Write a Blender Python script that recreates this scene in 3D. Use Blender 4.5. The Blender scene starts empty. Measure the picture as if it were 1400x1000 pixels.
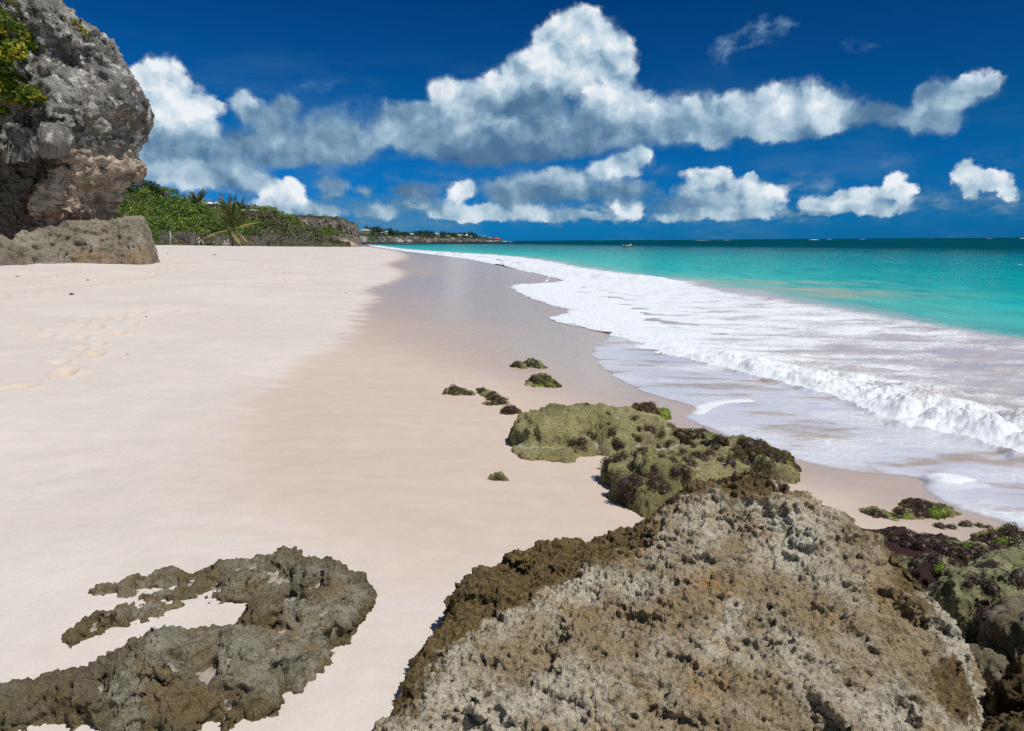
import bpy, math, random
import numpy as np
from mathutils import Vector, Matrix

random.seed(11)
RNG = np.random.default_rng(11)
scene = bpy.context.scene
COL = scene.collection
R = math.radians

# ------------------------------------------------------------------ camera
PW, PH, FOC = 1400.0, 1000.0, 933.0          # photo size and focal length in photo pixels
CAM_Z, PITCH, ROLL = 2.0, R(10.36), R(0.37)
c_f = np.array([0, math.cos(PITCH), -math.sin(PITCH)])
c_u0 = np.array([0, math.sin(PITCH), math.cos(PITCH)])
c_r0 = np.array([1.0, 0, 0])
c_r = c_r0 * math.cos(ROLL) - c_u0 * math.sin(ROLL)
c_u = c_u0 * math.cos(ROLL) + c_r0 * math.sin(ROLL)
cam_d = bpy.data.cameras.new('camera')
cam = bpy.data.objects.new('camera', cam_d)
COL.objects.link(cam)
cam_d.sensor_width = 36.0
cam_d.lens = 36.0 * FOC / PW
cam_d.clip_start = 0.05
cam_d.clip_end = 90000.0
M = Matrix.Identity(4)
for i in range(3):
    M[i][0], M[i][1], M[i][2] = c_r[i], c_u[i], -c_f[i]
M[2][3] = CAM_Z
cam.matrix_world = M
scene.camera = cam

# ------------------------------------------------------------------ sun, sky, exposure
SUN_AZ, SUN_EL = R(122), R(61)               # azimuth from the view direction towards the sea
SUN_STRENGTH = 4.3
EXPOSURE = 0.0
sun_d = bpy.data.lights.new('sun', 'SUN')
sun_d.energy = SUN_STRENGTH
sun_d.angle = R(0.5)
sun_d.color = (1.0, 0.955, 0.89)
sun = bpy.data.objects.new('sun', sun_d)
COL.objects.link(sun)
sdir = Vector((math.sin(SUN_AZ) * math.cos(SUN_EL), math.cos(SUN_AZ) * math.cos(SUN_EL), math.sin(SUN_EL)))
sun.rotation_euler = sdir.to_track_quat('Z', 'Y').to_euler()

scene.view_settings.view_transform = 'Standard'
scene.view_settings.look = 'None'
scene.view_settings.exposure = EXPOSURE
scene.view_settings.gamma = 1.0
scene.view_settings.use_curve_mapping = False
scene.cycles.max_bounces = 6
scene.cycles.diffuse_bounces = 2
scene.cycles.glossy_bounces = 2
scene.cycles.transmission_bounces = 3
scene.cycles.transparent_max_bounces = 8
scene.cycles.caustics_reflective = False
scene.cycles.caustics_refractive = False
scene.cycles.use_adaptive_sampling = True
scene.cycles.adaptive_threshold = 0.015
scene.cycles.sample_clamp_indirect = 6.0
scene.cycles.use_denoising = False


class Nodes:
    """Small helper that writes node graphs."""
    def __init__(self, tree):
        self.t = tree
        self.n = tree.nodes
        self.l = tree.links
        self.n.clear()

    def put(self, sock, v):
        if v is None:
            return
        if isinstance(v, bpy.types.NodeSocket):
            self.l.new(v, sock)
        elif isinstance(v, (tuple, list)) and len(v) == 3 and sock.type == 'RGBA':
            sock.default_value = (*v, 1.0)
        else:
            sock.default_value = v

    def math(self, op, a, b=None, c=None, clamp=False):
        x = self.n.new('ShaderNodeMath')
        x.operation = op
        x.use_clamp = clamp
        for s, v in zip(x.inputs, (a, b, c)):
            self.put(s, v)
        return x.outputs[0]

    def vec(self, op, a, b=None, c=None):
        x = self.n.new('ShaderNodeVectorMath')
        x.operation = op
        for s, v in zip(x.inputs, (a, b, c)):
            self.put(s, v)
        return x.outputs['Value'] if op in ('DOT_PRODUCT', 'LENGTH', 'DISTANCE') else x.outputs['Vector']

    def noise(self, vec, scale, detail=4.0, rough=0.5, dist=0.0, col=False, kind='FBM', lac=2.0):
        x = self.n.new('ShaderNodeTexNoise')
        x.noise_type = kind
        self.put(x.inputs['Vector'], vec)
        x.inputs['Scale'].default_value = scale
        x.inputs['Detail'].default_value = detail
        x.inputs['Roughness'].default_value = rough
        x.inputs['Lacunarity'].default_value = lac
        x.inputs['Distortion'].default_value = dist
        return x.outputs['Color'] if col else x.outputs[0]

    def voronoi(self, vec, scale, feature='F1', rand=1.0):
        x = self.n.new('ShaderNodeTexVoronoi')
        x.feature = feature
        self.put(x.inputs['Vector'], vec)
        x.inputs['Scale'].default_value = scale
        x.inputs['Randomness'].default_value = rand
        return x.outputs['Distance']

    def ramp(self, fac, stops, interp='LINEAR'):
        x = self.n.new('ShaderNodeValToRGB')
        cr = x.color_ramp
        cr.interpolation = interp
        while len(cr.elements) < len(stops):
            cr.elements.new(0.5)
        for e, (p, c) in zip(cr.elements, stops):
            e.position = p
            e.color = (c, c, c, 1) if not isinstance(c, (tuple, list)) else (*c, 1)
        self.put(x.inputs[0], fac)
        return x.outputs[0]

    def smooth(self, v, lo, hi):
        x = self.n.new('ShaderNodeMapRange')
        x.interpolation_type = 'SMOOTHSTEP'
        self.put(x.inputs[0], v)
        x.inputs[1].default_value = lo
        x.inputs[2].default_value = hi
        return x.outputs[0]

    def remap(self, v, a, b, c, d):
        x = self.n.new('ShaderNodeMapRange')
        self.put(x.inputs[0], v)
        for i, q in enumerate((a, b, c, d)):
            x.inputs[1 + i].default_value = q
        return x.outputs[0]

    def mix(self, fac, a, b, blend='MIX'):
        x = self.n.new('ShaderNodeMix')
        x.data_type = 'RGBA'
        x.blend_type = blend
        self.put(x.inputs[0], fac)
        self.put(x.inputs[6], a)
        self.put(x.inputs[7], b)
        return x.outputs[2]

    def attr(self, name):
        x = self.n.new('ShaderNodeAttribute')
        x.attribute_name = name
        return x.outputs['Fac']

    def pos(self):
        return self.n.new('ShaderNodeNewGeometry').outputs['Position']

    def obj(self):
        return self.n.new('ShaderNodeTexCoord').outputs['Object']

    def bump(self, h, strength=0.5, dist=0.01, normal=None):
        x = self.n.new('ShaderNodeBump')
        self.put(x.inputs['Height'], h)
        x.inputs['Strength'].default_value = strength
        x.inputs['Distance'].default_value = dist
        self.put(x.inputs['Normal'], normal)
        return x.outputs[0]


def pix_ray(px, py):
    """World direction through a pixel of the photograph (vectorised)."""
    px = np.asarray(px, float)[..., None]
    py = np.asarray(py, float)[..., None]
    return c_f + (px - PW / 2) / FOC * c_r + (PH / 2 - py) / FOC * c_u


# world: Nishita sky, graded to a polarised tropical blue, with procedural cumulus
SKY_STRENGTH = 0.1
SKY_TINT = [(0.0, (0.008, 0.28, 0.96)), (0.07, (0.008, 0.265, 0.78)), (0.25, (0.006, 0.255, 0.58)), (0.55, (0.004, 0.165, 0.42)), (1.0, (0.10, 0.32, 0.62))]
CLOUD_RAMP = [(0.0, (0.50, 1.30, 2.5)), (0.26, (0.95, 2.0, 3.35)), (0.48, (2.2, 3.6, 4.95)), (0.74, (4.8, 6.2, 7.3)), (1.0, (8.4, 8.8, 9.2))]
BLOB_GROW = 1.2
world = bpy.data.worlds.new('World')
scene.world = world
world.use_nodes = True
N = Nodes(world.node_tree)
sky = N.n.new('ShaderNodeTexSky')
sky.sky_type = 'NISHITA'
sky.sun_disc = False
sky.sun_elevation = SUN_EL
sky.sun_rotation = SUN_AZ
sky.air_density = 1.0
sky.dust_density = 0.3
sky.ozone_density = 2.0
wdir = N.n.new('ShaderNodeTexCoord').outputs['Generated']
sep = N.n.new('ShaderNodeSeparateXYZ')
N.put(sep.inputs[0], wdir)
dx, dy, dz = sep.outputs
el = N.math('ARCSINE', dz)
az = N.math('ARCTAN2', dx, dy)
comb = N.n.new('ShaderNodeCombineXYZ')
N.put(comb.inputs[0], az)
N.put(comb.inputs[1], el)
uv = comb.outputs[0]
tint = N.ramp(N.remap(el, 0.0, 0.6, 0, 1), SKY_TINT)
front = N.smooth(N.math('ABSOLUTE', az), 1.7, 0.95)      # the polarised part of the sky
side = N.remap(az, -0.75, 0.75, 1.22, 0.80)              # darkest towards the sea
tint = N.mix(1.0, tint, side, 'MULTIPLY')
tint = N.mix(front, (0.52, 0.55, 0.60), tint)
blue = N.mix(1.0, sky.outputs[0], tint, 'MULTIPLY')

# clouds: (x, y, half width, half height, brightness) in photo pixels, turned into directions
CLOUDS = [
 # tall white tower
 (792,72,72,60,.80),(745,98,52,40,.84),(833,66,32,38,.80),(790,32,46,26,.92),(762,50,36,28,.9),(715,108,48,28,.84),(846,100,26,24,.7),
 (665,122,40,22,.84),(615,124,32,24,.86),(645,140,50,22,.78),(575,146,48,18,.62),
 # its shaded body
 (700,142,72,26,.22),(745,140,40,24,.26),(560,160,60,26,.46),(640,178,115,34,.52),(545,180,45,26,.52),
 (770,172,105,36,.50),(720,196,115,26,.32),(650,214,72,20,.16),(735,206,80,18,.18),(590,200,50,22,.42),
 # long arm towards the sea
 (850,146,62,36,.80),(915,160,80,36,.72),(860,186,100,26,.38),(990,158,62,34,.66),(960,180,70,22,.5),
 (1075,140,62,34,.84),(1060,160,70,32,.74),(1135,152,52,34,.78),(1095,157,22,12,.32),(1080,176,70,18,.5),
 (1190,158,44,20,.26),(1225,160,30,20,.3),
 (1300,128,58,28,.62),(1335,112,30,20,.8),(1262,160,36,28,.56),(1270,130,34,18,.4),(1290,165,34,18,.5),
 # great bank behind the cliff
 (222,108,42,36,.97),(245,140,46,36,.92),(200,130,36,44,.93),(284,146,28,17,.98),(268,170,40,24,.8),
 (225,190,78,42,.66),(310,205,82,38,.40),(235,238,92,30,.62),(320,245,72,26,.58),(330,140,18,24,.62),(362,158,42,26,.46),
 (392,142,24,22,.46),(385,195,62,34,.48),(455,182,62,36,.52),(492,200,34,28,.52),(430,215,70,22,.42),(215,200,42,14,.30),
 # small clouds low over the hill
 (372,262,22,20,.98),(398,262,24,22,.98),(380,282,50,16,.8),(445,288,50,16,.55),(452,252,32,14,.40),(500,259,15,11,.34),(515,286,34,14,.5),(545,262,16,11,.26),
 # broken band under the main cloud
 (634,262,22,15,.92),(610,285,40,16,.78),(572,264,36,18,.32),(690,262,46,24,.44),(760,246,90,20,.62),(845,228,48,20,.78),(870,215,22,14,.8),
 (745,268,80,18,.34),(850,262,60,18,.38),(700,291,110,13,.70),(858,284,30,14,.88),(640,293,60,11,.72),(800,296,80,9,.55),
 # two low heaps at sea and the ragged one at the edge
 (968,245,38,18,.95),(945,262,26,16,.62),(990,270,34,22,.62),(1045,270,36,22,.90),(1012,262,22,22,.9),(945,282,60,14,.40),(960,296,80,9,.6),(1035,290,50,12,.7),
 (1028,246,12,8,.7),
 (1222,254,22,22,.95),(1240,266,18,18,.9),(1180,268,40,18,.92),(1125,279,42,18,.86),(1190,286,70,11,.7),(1150,266,16,10,.5),(1110,293,60,7,.5),
 (1322,228,20,15,.92),(1328,244,26,18,.86),(1325,262,15,13,.7),(1348,246,24,13,.84),(1366,248,24,16,.92),(1378,262,18,18,.86),(1350,256,20,10,.66),
]
WISPS = [(1010,62,40,18,.5),(1045,40,34,16,.6),(985,72,24,16,.4),(1170,66,36,10,.3),(440,110,40,12,.2),(470,150,60,14,.3),(1080,30,20,10,.5)]
wobble = N.noise(uv, 16.0, 6.0, 0.58, col=True)
wobble = N.vec('SUBTRACT', wobble, (0.5, 0.5, 0.5))
fine = N.vec('SUBTRACT', N.noise(uv, 70.0, 5.0, 0.6, col=True), (0.5, 0.5, 0.5))
puv = N.vec('MULTIPLY_ADD', wobble, (0.042, 0.034, 0.0), uv)
puv = N.vec('MULTIPLY_ADD', fine, (0.016, 0.014, 0.0), puv)


def blob_field(blobs, p):
    dens = light = None
    for (bx, by, rx, ry, li) in blobs:
        d = pix_ray(bx, by)
        d /= np.linalg.norm(d)
        ca, ce = math.atan2(d[0], d[1]), math.asin(d[2])
        d2 = pix_ray(bx + 1, by)
        d2 /= np.linalg.norm(d2)
        d3 = pix_ray(bx, by - 1)
        d3 /= np.linalg.norm(d3)
        sx = abs(math.atan2(d2[0], d2[1]) - ca)
        sy = abs(math.asin(d3[2]) - ce)
        ix, iy = 1 / (rx * sx * BLOB_GROW), 1 / (ry * sy * BLOB_GROW)
        q = N.vec('MULTIPLY_ADD', p, (ix, iy, 0.0), (-ca * ix, -ce * iy, 0.0))
        w = N.math('MULTIPLY_ADD', N.vec('DOT_PRODUCT', q, q), -1.0, 1.0, clamp=True)
        w = N.math('MULTIPLY', w, w)
        dens = w if dens is None else N.math('ADD', dens, w)
        light = N.math('MULTIPLY', w, li) if light is None else N.math('MULTIPLY_ADD', w, li, light)
    return dens, light


dens, light = blob_field(CLOUDS, puv)
n_big = N.noise(uv, 24.0, 9.0, 0.66)
# billows: the same noise looked up a little towards the light gives the relief of the cloud
up = N.vec('ADD', puv, (0.008, 0.016, 0.0))
n_a = N.noise(puv, 24.0, 4.0, 0.5)
n_b = N.noise(up, 24.0, 4.0, 0.5)
relief = N.math('SUBTRACT', n_a, n_b)
erode = N.remap(el, 0.02, 0.14, 1.25, 0.55)              # the low clouds are more broken up
cover = N.math('MULTIPLY_ADD', N.math('SUBTRACT', n_big, 0.5), erode, dens)
cover = N.math('SUBTRACT', cover, N.remap(el, 0.02, 0.12, 0.06, -0.02))

lum = N.math('DIVIDE', light, N.math('MAXIMUM', dens, 0.02))
lum = N.math('MULTIPLY_ADD', relief, N.remap(lum, 0.2, 0.8, 0.45, 1.15), N.math('SUBTRACT', lum, 0.05))
lum = N.math('ADD', lum, N.math('MULTIPLY', N.math('SUBTRACT', n_big, 0.5), 0.35))
cl_col = N.ramp(lum, CLOUD_RAMP)
soft = N.remap(lum, 0.35, 0.95, 0.98, 0.36)              # sunlit tops are crisp, shaded parts melt away
alpha = N.math('DIVIDE', N.math('SUBTRACT', cover, 0.04), soft, clamp=True)
alpha = N.smooth(alpha, 0.0, 1.0)
veil = N.math('MULTIPLY', N.smooth(N.noise(N.vec('MULTIPLY', uv, (1.0, 3.2, 1.0)), 5.0, 6.0, 0.62), 0.44, 0.72), N.math('MULTIPLY', N.remap(el, 0.02, 0.26, 0.75, 0.0), N.remap(az, -0.1, 0.35, 1.0, 0.35)))
blue = N.mix(veil, blue, (1.15, 2.55, 3.9))
scud_n = N.noise(N.vec('MULTIPLY_ADD', wobble, (0.03, 0.015, 0.0), N.vec('MULTIPLY', uv, (1.0, 2.0, 1.0))), 17.0, 7.0, 0.6)
scud = N.math('MULTIPLY', N.smooth(scud_n, 0.46, 0.64), N.math('MULTIPLY', N.smooth(el, 0.012, 0.035), N.math('SUBTRACT', 1.0, N.smooth(el, 0.05, 0.115))))
scud = N.math('MULTIPLY', scud, N.remap(az, -0.1, 0.55, 0.95, 0.40))
blue = N.mix(scud, blue, N.mix(N.smooth(scud_n, 0.56, 0.74), (1.1, 2.35, 3.7), (3.6, 5.0, 6.2)))
out = N.mix(alpha, blue, cl_col)
wd, wl = blob_field(WISPS, N.vec('MULTIPLY_ADD', wobble, (0.09, 0.07, 0.0), uv))
wstreak = N.noise(N.vec('MULTIPLY', puv, (1.0, 1.6, 1.0)), 40.0, 6.0, 0.6)
walpha = N.math('MULTIPLY', N.math('MULTIPLY', wl, N.smooth(wstreak, 0.36, 0.72)), 0.8, clamp=True)
out = N.mix(walpha, out, N.mix(1.0, (0.30, 0.50, 0.66), (1 / SKY_STRENGTH,) * 3, 'MULTIPLY'))
bg = N.n.new('ShaderNodeBackground')
N.put(bg.inputs[0], out)
bg.inputs[1].default_value = SKY_STRENGTH
wo = N.n.new('ShaderNodeOutputWorld')
N.l.new(bg.outputs[0], wo.inputs[0])
world.cycles.sampling_method = 'MANUAL'
world.cycles.sample_map_resolution = 512

# ------------------------------------------------------------------ helpers: noise, meshes, tags
_perm = np.random.default_rng(3).permutation(256).astype(np.int32)
_perm = np.concatenate([_perm, _perm])
_g = np.array([[1,1,0],[-1,1,0],[1,-1,0],[-1,-1,0],[1,0,1],[-1,0,1],[1,0,-1],[-1,0,-1],
               [0,1,1],[0,-1,1],[0,1,-1],[0,-1,-1],[1,1,0],[-1,1,0],[0,-1,1],[0,-1,-1]], np.float32)


def perlin(p):
    p = np.asarray(p, np.float32)
    i = np.floor(p).astype(np.int32)
    f = p - i
    u = f * f * f * (f * (f * 6 - 15) + 10)
    i &= 255
    res = 0
    for ox in (0, 1):
        wx = u[:, 0] if ox else 1 - u[:, 0]
        a = _perm[(i[:, 0] + ox) & 255]
        for oy in (0, 1):
            wy = u[:, 1] if oy else 1 - u[:, 1]
            b = _perm[(a + i[:, 1] + oy) & 255]
            for oz in (0, 1):
                wz = u[:, 2] if oz else 1 - u[:, 2]
                g = _g[_perm[(b + i[:, 2] + oz) & 255] & 15]
                d = (f[:, 0] - ox) * g[:, 0] + (f[:, 1] - oy) * g[:, 1] + (f[:, 2] - oz) * g[:, 2]
                res = res + d * wx * wy * wz
    return res


def fbm(p, octaves=4, gain=0.5, ridged=False):
    p = np.asarray(p, np.float32)
    s, a = 0, 1.0
    for k in range(octaves):
        v = perlin(p * (2.03 ** k) + 17.3 * k)
        s = s + a * ((1 - 2 * np.abs(v)) - 0.5 if ridged else v)
        a *= gain
    return s


def facets(p, seed=0, warp=0.25):
    """Broken-block relief: every cell is a tilted plane of its own height (cells about one unit wide)."""
    p = np.asarray(p, np.float32)
    w = np.stack([perlin(p * 1.9 + 5), perlin(p * 1.9 + 45), perlin(p * 1.9 + 85)], 1) * warp
    w += np.stack([perlin(p * 5.3 + 9), perlin(p * 5.3 + 49), perlin(p * 5.3 + 89)], 1) * warp * 0.4
    p = p + w
    i = np.floor(p).astype(np.int32)
    best = np.full(len(p), 1e9, np.float32)
    val = np.zeros(len(p), np.float32)
    rg = np.random.default_rng(100 + seed)
    tab = rg.random((512, 3)).astype(np.float32)
    tilt = rg.normal(size=(512, 3)).astype(np.float32) * 0.55
    off = (rg.random(512).astype(np.float32) - 0.5) * 1.1
    for ox in (-1, 0, 1):
        for oy in (-1, 0, 1):
            for oz in (-1, 0, 1):
                c = i + [ox, oy, oz]
                h = _perm[(_perm[(_perm[c[:, 0] & 255] + c[:, 1]) & 255] + c[:, 2]) & 255]
                d = p - (c + tab[h])
                r = (d * d).sum(1)
                m = r < best
                best = np.where(m, r, best)
                val = np.where(m, off[h] + (d * tilt[h]).sum(1), val)
    return val


def sstep(a, b, x):
    t = np.clip((np.asarray(x, float) - a) / (b - a), 0, 1)
    return t * t * (3 - 2 * t)


def mesh_obj(name, V, F, mat=None, parent=None, smooth=True, attrs=None, fattrs=None, loc=None):
    """One mesh object from numpy vertices and a list or an array of faces."""
    me = bpy.data.meshes.new(name)
    V = np.asarray(V, np.float32).reshape(-1, 3)
    if isinstance(F, np.ndarray):
        nf, k = F.shape
        me.vertices.add(len(V))
        me.vertices.foreach_set('co', V.ravel())
        me.loops.add(nf * k)
        me.loops.foreach_set('vertex_index', F.astype(np.int32).ravel())
        me.polygons.add(nf)
        me.polygons.foreach_set('loop_start', np.arange(0, nf * k, k, dtype=np.int32))
        me.polygons.foreach_set('loop_total', np.full(nf, k, np.int32))
        me.update(calc_edges=True)
    else:
        me.from_pydata(V.tolist(), [], F)
    for n, a in (attrs or {}).items():
        at = me.attributes.new(n, 'FLOAT', 'POINT')
        at.data.foreach_set('value', np.asarray(a, np.float32).ravel())
    for n, a in (fattrs or {}).items():
        at = me.attributes.new(n, 'FLOAT', 'FACE')
        at.data.foreach_set('value', np.asarray(a, np.float32).ravel())
    if smooth:
        me.polygons.foreach_set('use_smooth', np.ones(len(me.polygons), bool))
    me.validate()
    if mat:
        me.materials.append(mat)
    o = bpy.data.objects.new(name, me)
    COL.objects.link(o)
    if parent:
        o.parent = parent
    if loc is not None:
        o.location = loc
    return o


def grid_faces(ny, nx, keep=None):
    idx = np.arange(ny * nx).reshape(ny, nx)
    f = np.stack([idx[:-1, :-1], idx[:-1, 1:], idx[1:, 1:], idx[1:, :-1]], -1).reshape(-1, 4)
    if keep is not None:
        k = np.asarray(keep).ravel()
        f = f[k[f].any(1)]
    return f


def compact(V, F, attrs=None):
    used = np.unique(F)
    remap = np.full(len(V), -1, np.int64)
    remap[used] = np.arange(len(used))
    return V[used], remap[F], {k: np.asarray(a).ravel()[used] for k, a in (attrs or {}).items()}


def tag(o, label=None, cat=None, group=None, kind=None):
    for k, v in (('label', label), ('category', cat), ('group', group), ('kind', kind)):
        if v:
            o[k] = v
    return o


def empty(name, loc, rz=0.0):
    o = bpy.data.objects.new(name, None)
    COL.objects.link(o)
    o.location = loc
    o.rotation_euler = (0, 0, rz)
    o.empty_display_size = 0.2
    return o


def copy_tree(o, parent=None):
    c = o.copy()
    COL.objects.link(c)
    c.parent = parent
    for ch in [q for q in COL.objects if q.parent == o]:
        copy_tree(ch, c)
    return c


class MB:
    """Collects simple shapes into one mesh."""
    def __init__(self):
        self.v, self.f = [], []

    def add(self, vs, fs):
        b = len(self.v)
        self.v += [tuple(q) for q in vs]
        self.f += [[b + i for i in q] for q in fs]

    def box(self, x0, x1, y0, y1, z0, z1):
        vs = [(x, y, z) for z in (z0, z1) for x, y in ((x0, y0), (x1, y0), (x1, y1), (x0, y1))]
        self.add(vs, [(3, 2, 1, 0), (4, 5, 6, 7), (0, 1, 5, 4), (1, 2, 6, 5), (2, 3, 7, 6), (3, 0, 4, 7)])

    def prism(self, poly, h0, h1, axis='y'):
        n = len(poly)
        if axis == 'y':
            vs = [(a, h0, b) for a, b in poly] + [(a, h1, b) for a, b in poly]
        elif axis == 'x':
            vs = [(h0, a, b) for a, b in poly] + [(h1, a, b) for a, b in poly]
        else:
            vs = [(a, b, h0) for a, b in poly] + [(a, b, h1) for a, b in poly]
        fs = [tuple(range(n))[::-1], tuple(range(n, 2 * n))] + [(i, (i + 1) % n, n + (i + 1) % n, n + i) for i in range(n)]
        self.add(vs, fs)

    def tube(self, pts, radii, n=6):
        pts = [Vector(p) for p in pts]
        if not hasattr(radii, '__len__'):
            radii = [radii] * len(pts)
        vs = []
        for i, (p, r) in enumerate(zip(pts, radii)):
            t = (pts[min(i + 1, len(pts) - 1)] - pts[max(i - 1, 0)]).normalized()
            a = t.orthogonal().normalized()
            b = t.cross(a)
            vs += [p + (a * math.cos(2 * math.pi * k / n) + b * math.sin(2 * math.pi * k / n)) * r for k in range(n)]
        fs = [(i * n + k, i * n + (k + 1) % n, (i + 1) * n + (k + 1) % n, (i + 1) * n + k) for i in range(len(pts) - 1) for k in range(n)]
        fs += [tuple(range(n))[::-1], tuple((len(pts) - 1) * n + k for k in range(n))]
        self.add(vs, fs)

    def build(self, name, mat, parent=None, smooth=False, loc=None):
        return mesh_obj(name, np.array([tuple(q) for q in self.v]), self.f, mat, parent, smooth, loc=loc)


def leaf_cloud(centers, size, up_bias=0.5, aspect=0.7, rng=RNG):
    """Many small randomly turned leaf faces; returns vertices, faces, a tint per face."""
    C = np.asarray(centers, float)
    n = len(C)
    s = np.broadcast_to(np.asarray(size, float), (n,))
    nrm = rng.normal(size=(n, 3))
    nrm[:, 2] = np.abs(nrm[:, 2]) + up_bias
    nrm /= np.linalg.norm(nrm, axis=1)[:, None]
    a = np.cross(nrm, rng.normal(size=(n, 3)))
    a /= np.linalg.norm(a, axis=1)[:, None]
    b = np.cross(nrm, a)
    a *= s[:, None] * 0.5
    b *= s[:, None] * 0.5 * aspect
    bend = nrm * (s * 0.12)[:, None]
    V = np.stack([C - a, C - b - bend, C + a, C + b - bend], 1).reshape(-1, 3)
    return V, np.arange(4 * n).reshape(n, 4), rng.random(n)


# ------------------------------------------------------------------ terrain: where the ground is
_sy = np.array([-60, -5, 2.0, 4.4, 5.9, 7.9, 11.5, 16, 30, 45, 75, 120, 200, 300, 420, 900])
_sx = np.array([9, 5.2, 4.0, 3.1, 2.6, 1.9, 1.3, 0.8, 0.2, -0.2, -3.0, -14, -34, -62, -90, -190])
# smooth the shoreline curve once so that no corner shows in the beach
_ty = np.linspace(-60, 900, 6000)
_tx = np.interp(_ty, _sy, _sx)
for _k in range(3):
    _w = np.clip(np.abs(_ty) * 0.12, 0.8, 25)
    _cs = np.concatenate([[0], np.cumsum(_tx)])
    _lo = np.clip((np.arange(6000) - _w / 0.16).astype(int), 0, 5999)
    _hi = np.clip((np.arange(6000) + _w / 0.16).astype(int) + 1, 1, 6000)
    _tx = (_cs[_hi] - _cs[_lo]) / (_hi - _lo)


def shore_x(y):
    return np.interp(y, _ty, _tx)


def sand_z(x, y):
    x = np.asarray(x, float)
    y = np.asarray(y, float)
    d = shore_x(y) - x
    # far away the shore runs obliquely: use the distance square to it
    d = d * np.interp(y, [0, 40, 80, 150, 300], [1, 1, 0.97, 0.88, 0.87])
    dry = 2.55 * (1 - np.exp(-np.clip(d, 0, None) / 38))
    wet = np.where(d > -9, 0.035 * d, -0.315 + 0.12 * (d + 9))
    z = np.where(d > 0, dry, np.maximum(wet, -3.0))
    return z


def at_y(px, py, Y):
    d = pix_ray(px, py)
    t = np.asarray(Y, float)[..., None] / d[..., 1:2]
    return np.array([0, 0, CAM_Z]) + d * t


def at_z(px, py, z):
    d = pix_ray(px, py)
    t = (np.asarray(z, float)[..., None] - CAM_Z) / d[..., 2:3]
    return np.array([0, 0, CAM_Z]) + d * t


def at_sand(px, py):
    """First point where the sight line meets the sand."""
    d = pix_ray(px, py)
    sh = d.shape[:-1]
    d = d.reshape(-1, 3)
    res = []
    T = np.concatenate([np.linspace(0.5, 60, 2400), np.linspace(60, 600, 3000)])
    for q in d:
        P = np.array([0, 0, CAM_Z]) + T[:, None] * q
        below = P[:, 2] < sand_z(P[:, 0], P[:, 1])
        k = int(np.argmax(below)) if below.any() else len(T) - 1
        lo, hi = T[max(k - 1, 0)], T[k]
        for _ in range(20):
            m = (lo + hi) / 2
            p = np.array([0, 0, CAM_Z]) + m * q
            if p[2] < sand_z(p[0], p[1]):
                hi = m
            else:
                lo = m
        res.append(np.array([0, 0, CAM_Z]) + hi * q)
    return np.array(res).reshape(*sh, 3)


def seg_dist(X, Y, poly):
    """Distance from points to an open polyline."""
    best = np.full(X.shape, 1e9, np.float32)
    for (ax, ay), (bx, by) in zip(poly[:-1], poly[1:]):
        vx, vy = bx - ax, by - ay
        L = vx * vx + vy * vy + 1e-9
        t = np.clip(((X - ax) * vx + (Y - ay) * vy) / L, 0, 1)
        best = np.minimum(best, (X - ax - t * vx) ** 2 + (Y - ay - t * vy) ** 2)
    return np.sqrt(best)


def inside(X, Y, poly):
    r = np.zeros(X.shape, bool)
    n = len(poly)
    for i in range(n):
        x0, y0 = poly[i]
        x1, y1 = poly[(i + 1) % n]
        if y0 == y1:
            continue
        c = (y0 > Y) != (y1 > Y)
        r ^= c & (X < (x1 - x0) * (Y - y0) / (y1 - y0) + x0)
    return r


def px_line(pts, z=None):
    a = np.array(pts, float)
    P = at_sand(a[:, 0], a[:, 1]) if z is None else at_z(a[:, 0], a[:, 1], z)
    return P[:, :2]


def soften(line, n=3):
    """Chaikin corner cutting of an open polyline."""
    line = np.asarray(line)
    for _ in range(n):
        q = 0.75 * line[:-1] + 0.25 * line[1:]
        r = 0.25 * line[:-1] + 0.75 * line[1:]
        line = np.concatenate([line[:1], np.stack([q, r], 1).reshape(-1, 2), line[-1:]])
    return line


SEA_SIDE = [(60, -30), (60000, -30), (60000, 60000), (-30000, 60000)]
swash_px = [(505,336.5),(540,345),(600,351),(636,355),(672,361),(705,368),(735,374),(771,381),(752,386),(690,390),(708,403),(744,415),
            (783,424.5),(765,429),(744,438),(780,444),(840,457),(813,470),(808,484),(819,506),(847,525),(886,540),(941,556),(950,562),
            (930,572),(965,590),(1020,612),(1078,628),(1108,636),(1164,645),(1254,651),(1248,664),(1272,680),(1304,698),(1336,704),(1368,714),(1410,738)]
SWASH = soften(px_line(swash_px, 0.0), 2)
_far = [(-95, 400), (-62, 300)]
SWASH = np.concatenate([[(-700, 2500), (-190, 900)], SWASH, [(4.6, 3.0), (5.4, -5), (9, -60)]])
SWASH_POLY = np.concatenate([SWASH, [(70000, -60), (70000, 70000), (-40000, 70000)]])
bore_px = [(560,345.5),(636,354.5),(700,366),(735,373),(770,380.5),(752,385.6),(694,390),(710,402.5),(746,414.5),(784,424),(767,429),(747,437.6),(782,443.6),(838,456.5),(858,463),
           (907,483),(984,498),(1066,518),(1121,533),(1186,553),(1233,574),(1293,589),(1348,604),(1400,619),(1500,650)]
BORE = soften(px_line(bore_px, 0.0), 2)
green_px = [(505,333.5),(540,338),(555,340.5),(630,345),(675,347),(708,349.5),(735,352.5),(768,357),(786,360.5),(800,364),(850,370),(907,376),(980,389),
            (1074,404),(1164,414),(1250,427),(1400,449),(1600,478)]
GREEN = soften(px_line(green_px, 0.0), 2)
GREEN = np.concatenate([[(-900, 3000), (-200, 900), (-100, 420)], GREEN, [(20, 2), (40, -60)]])
GREEN_POLY = np.concatenate([GREEN, [(70000, -60), (70000, 70000), (-40000, 70000)]])
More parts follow.
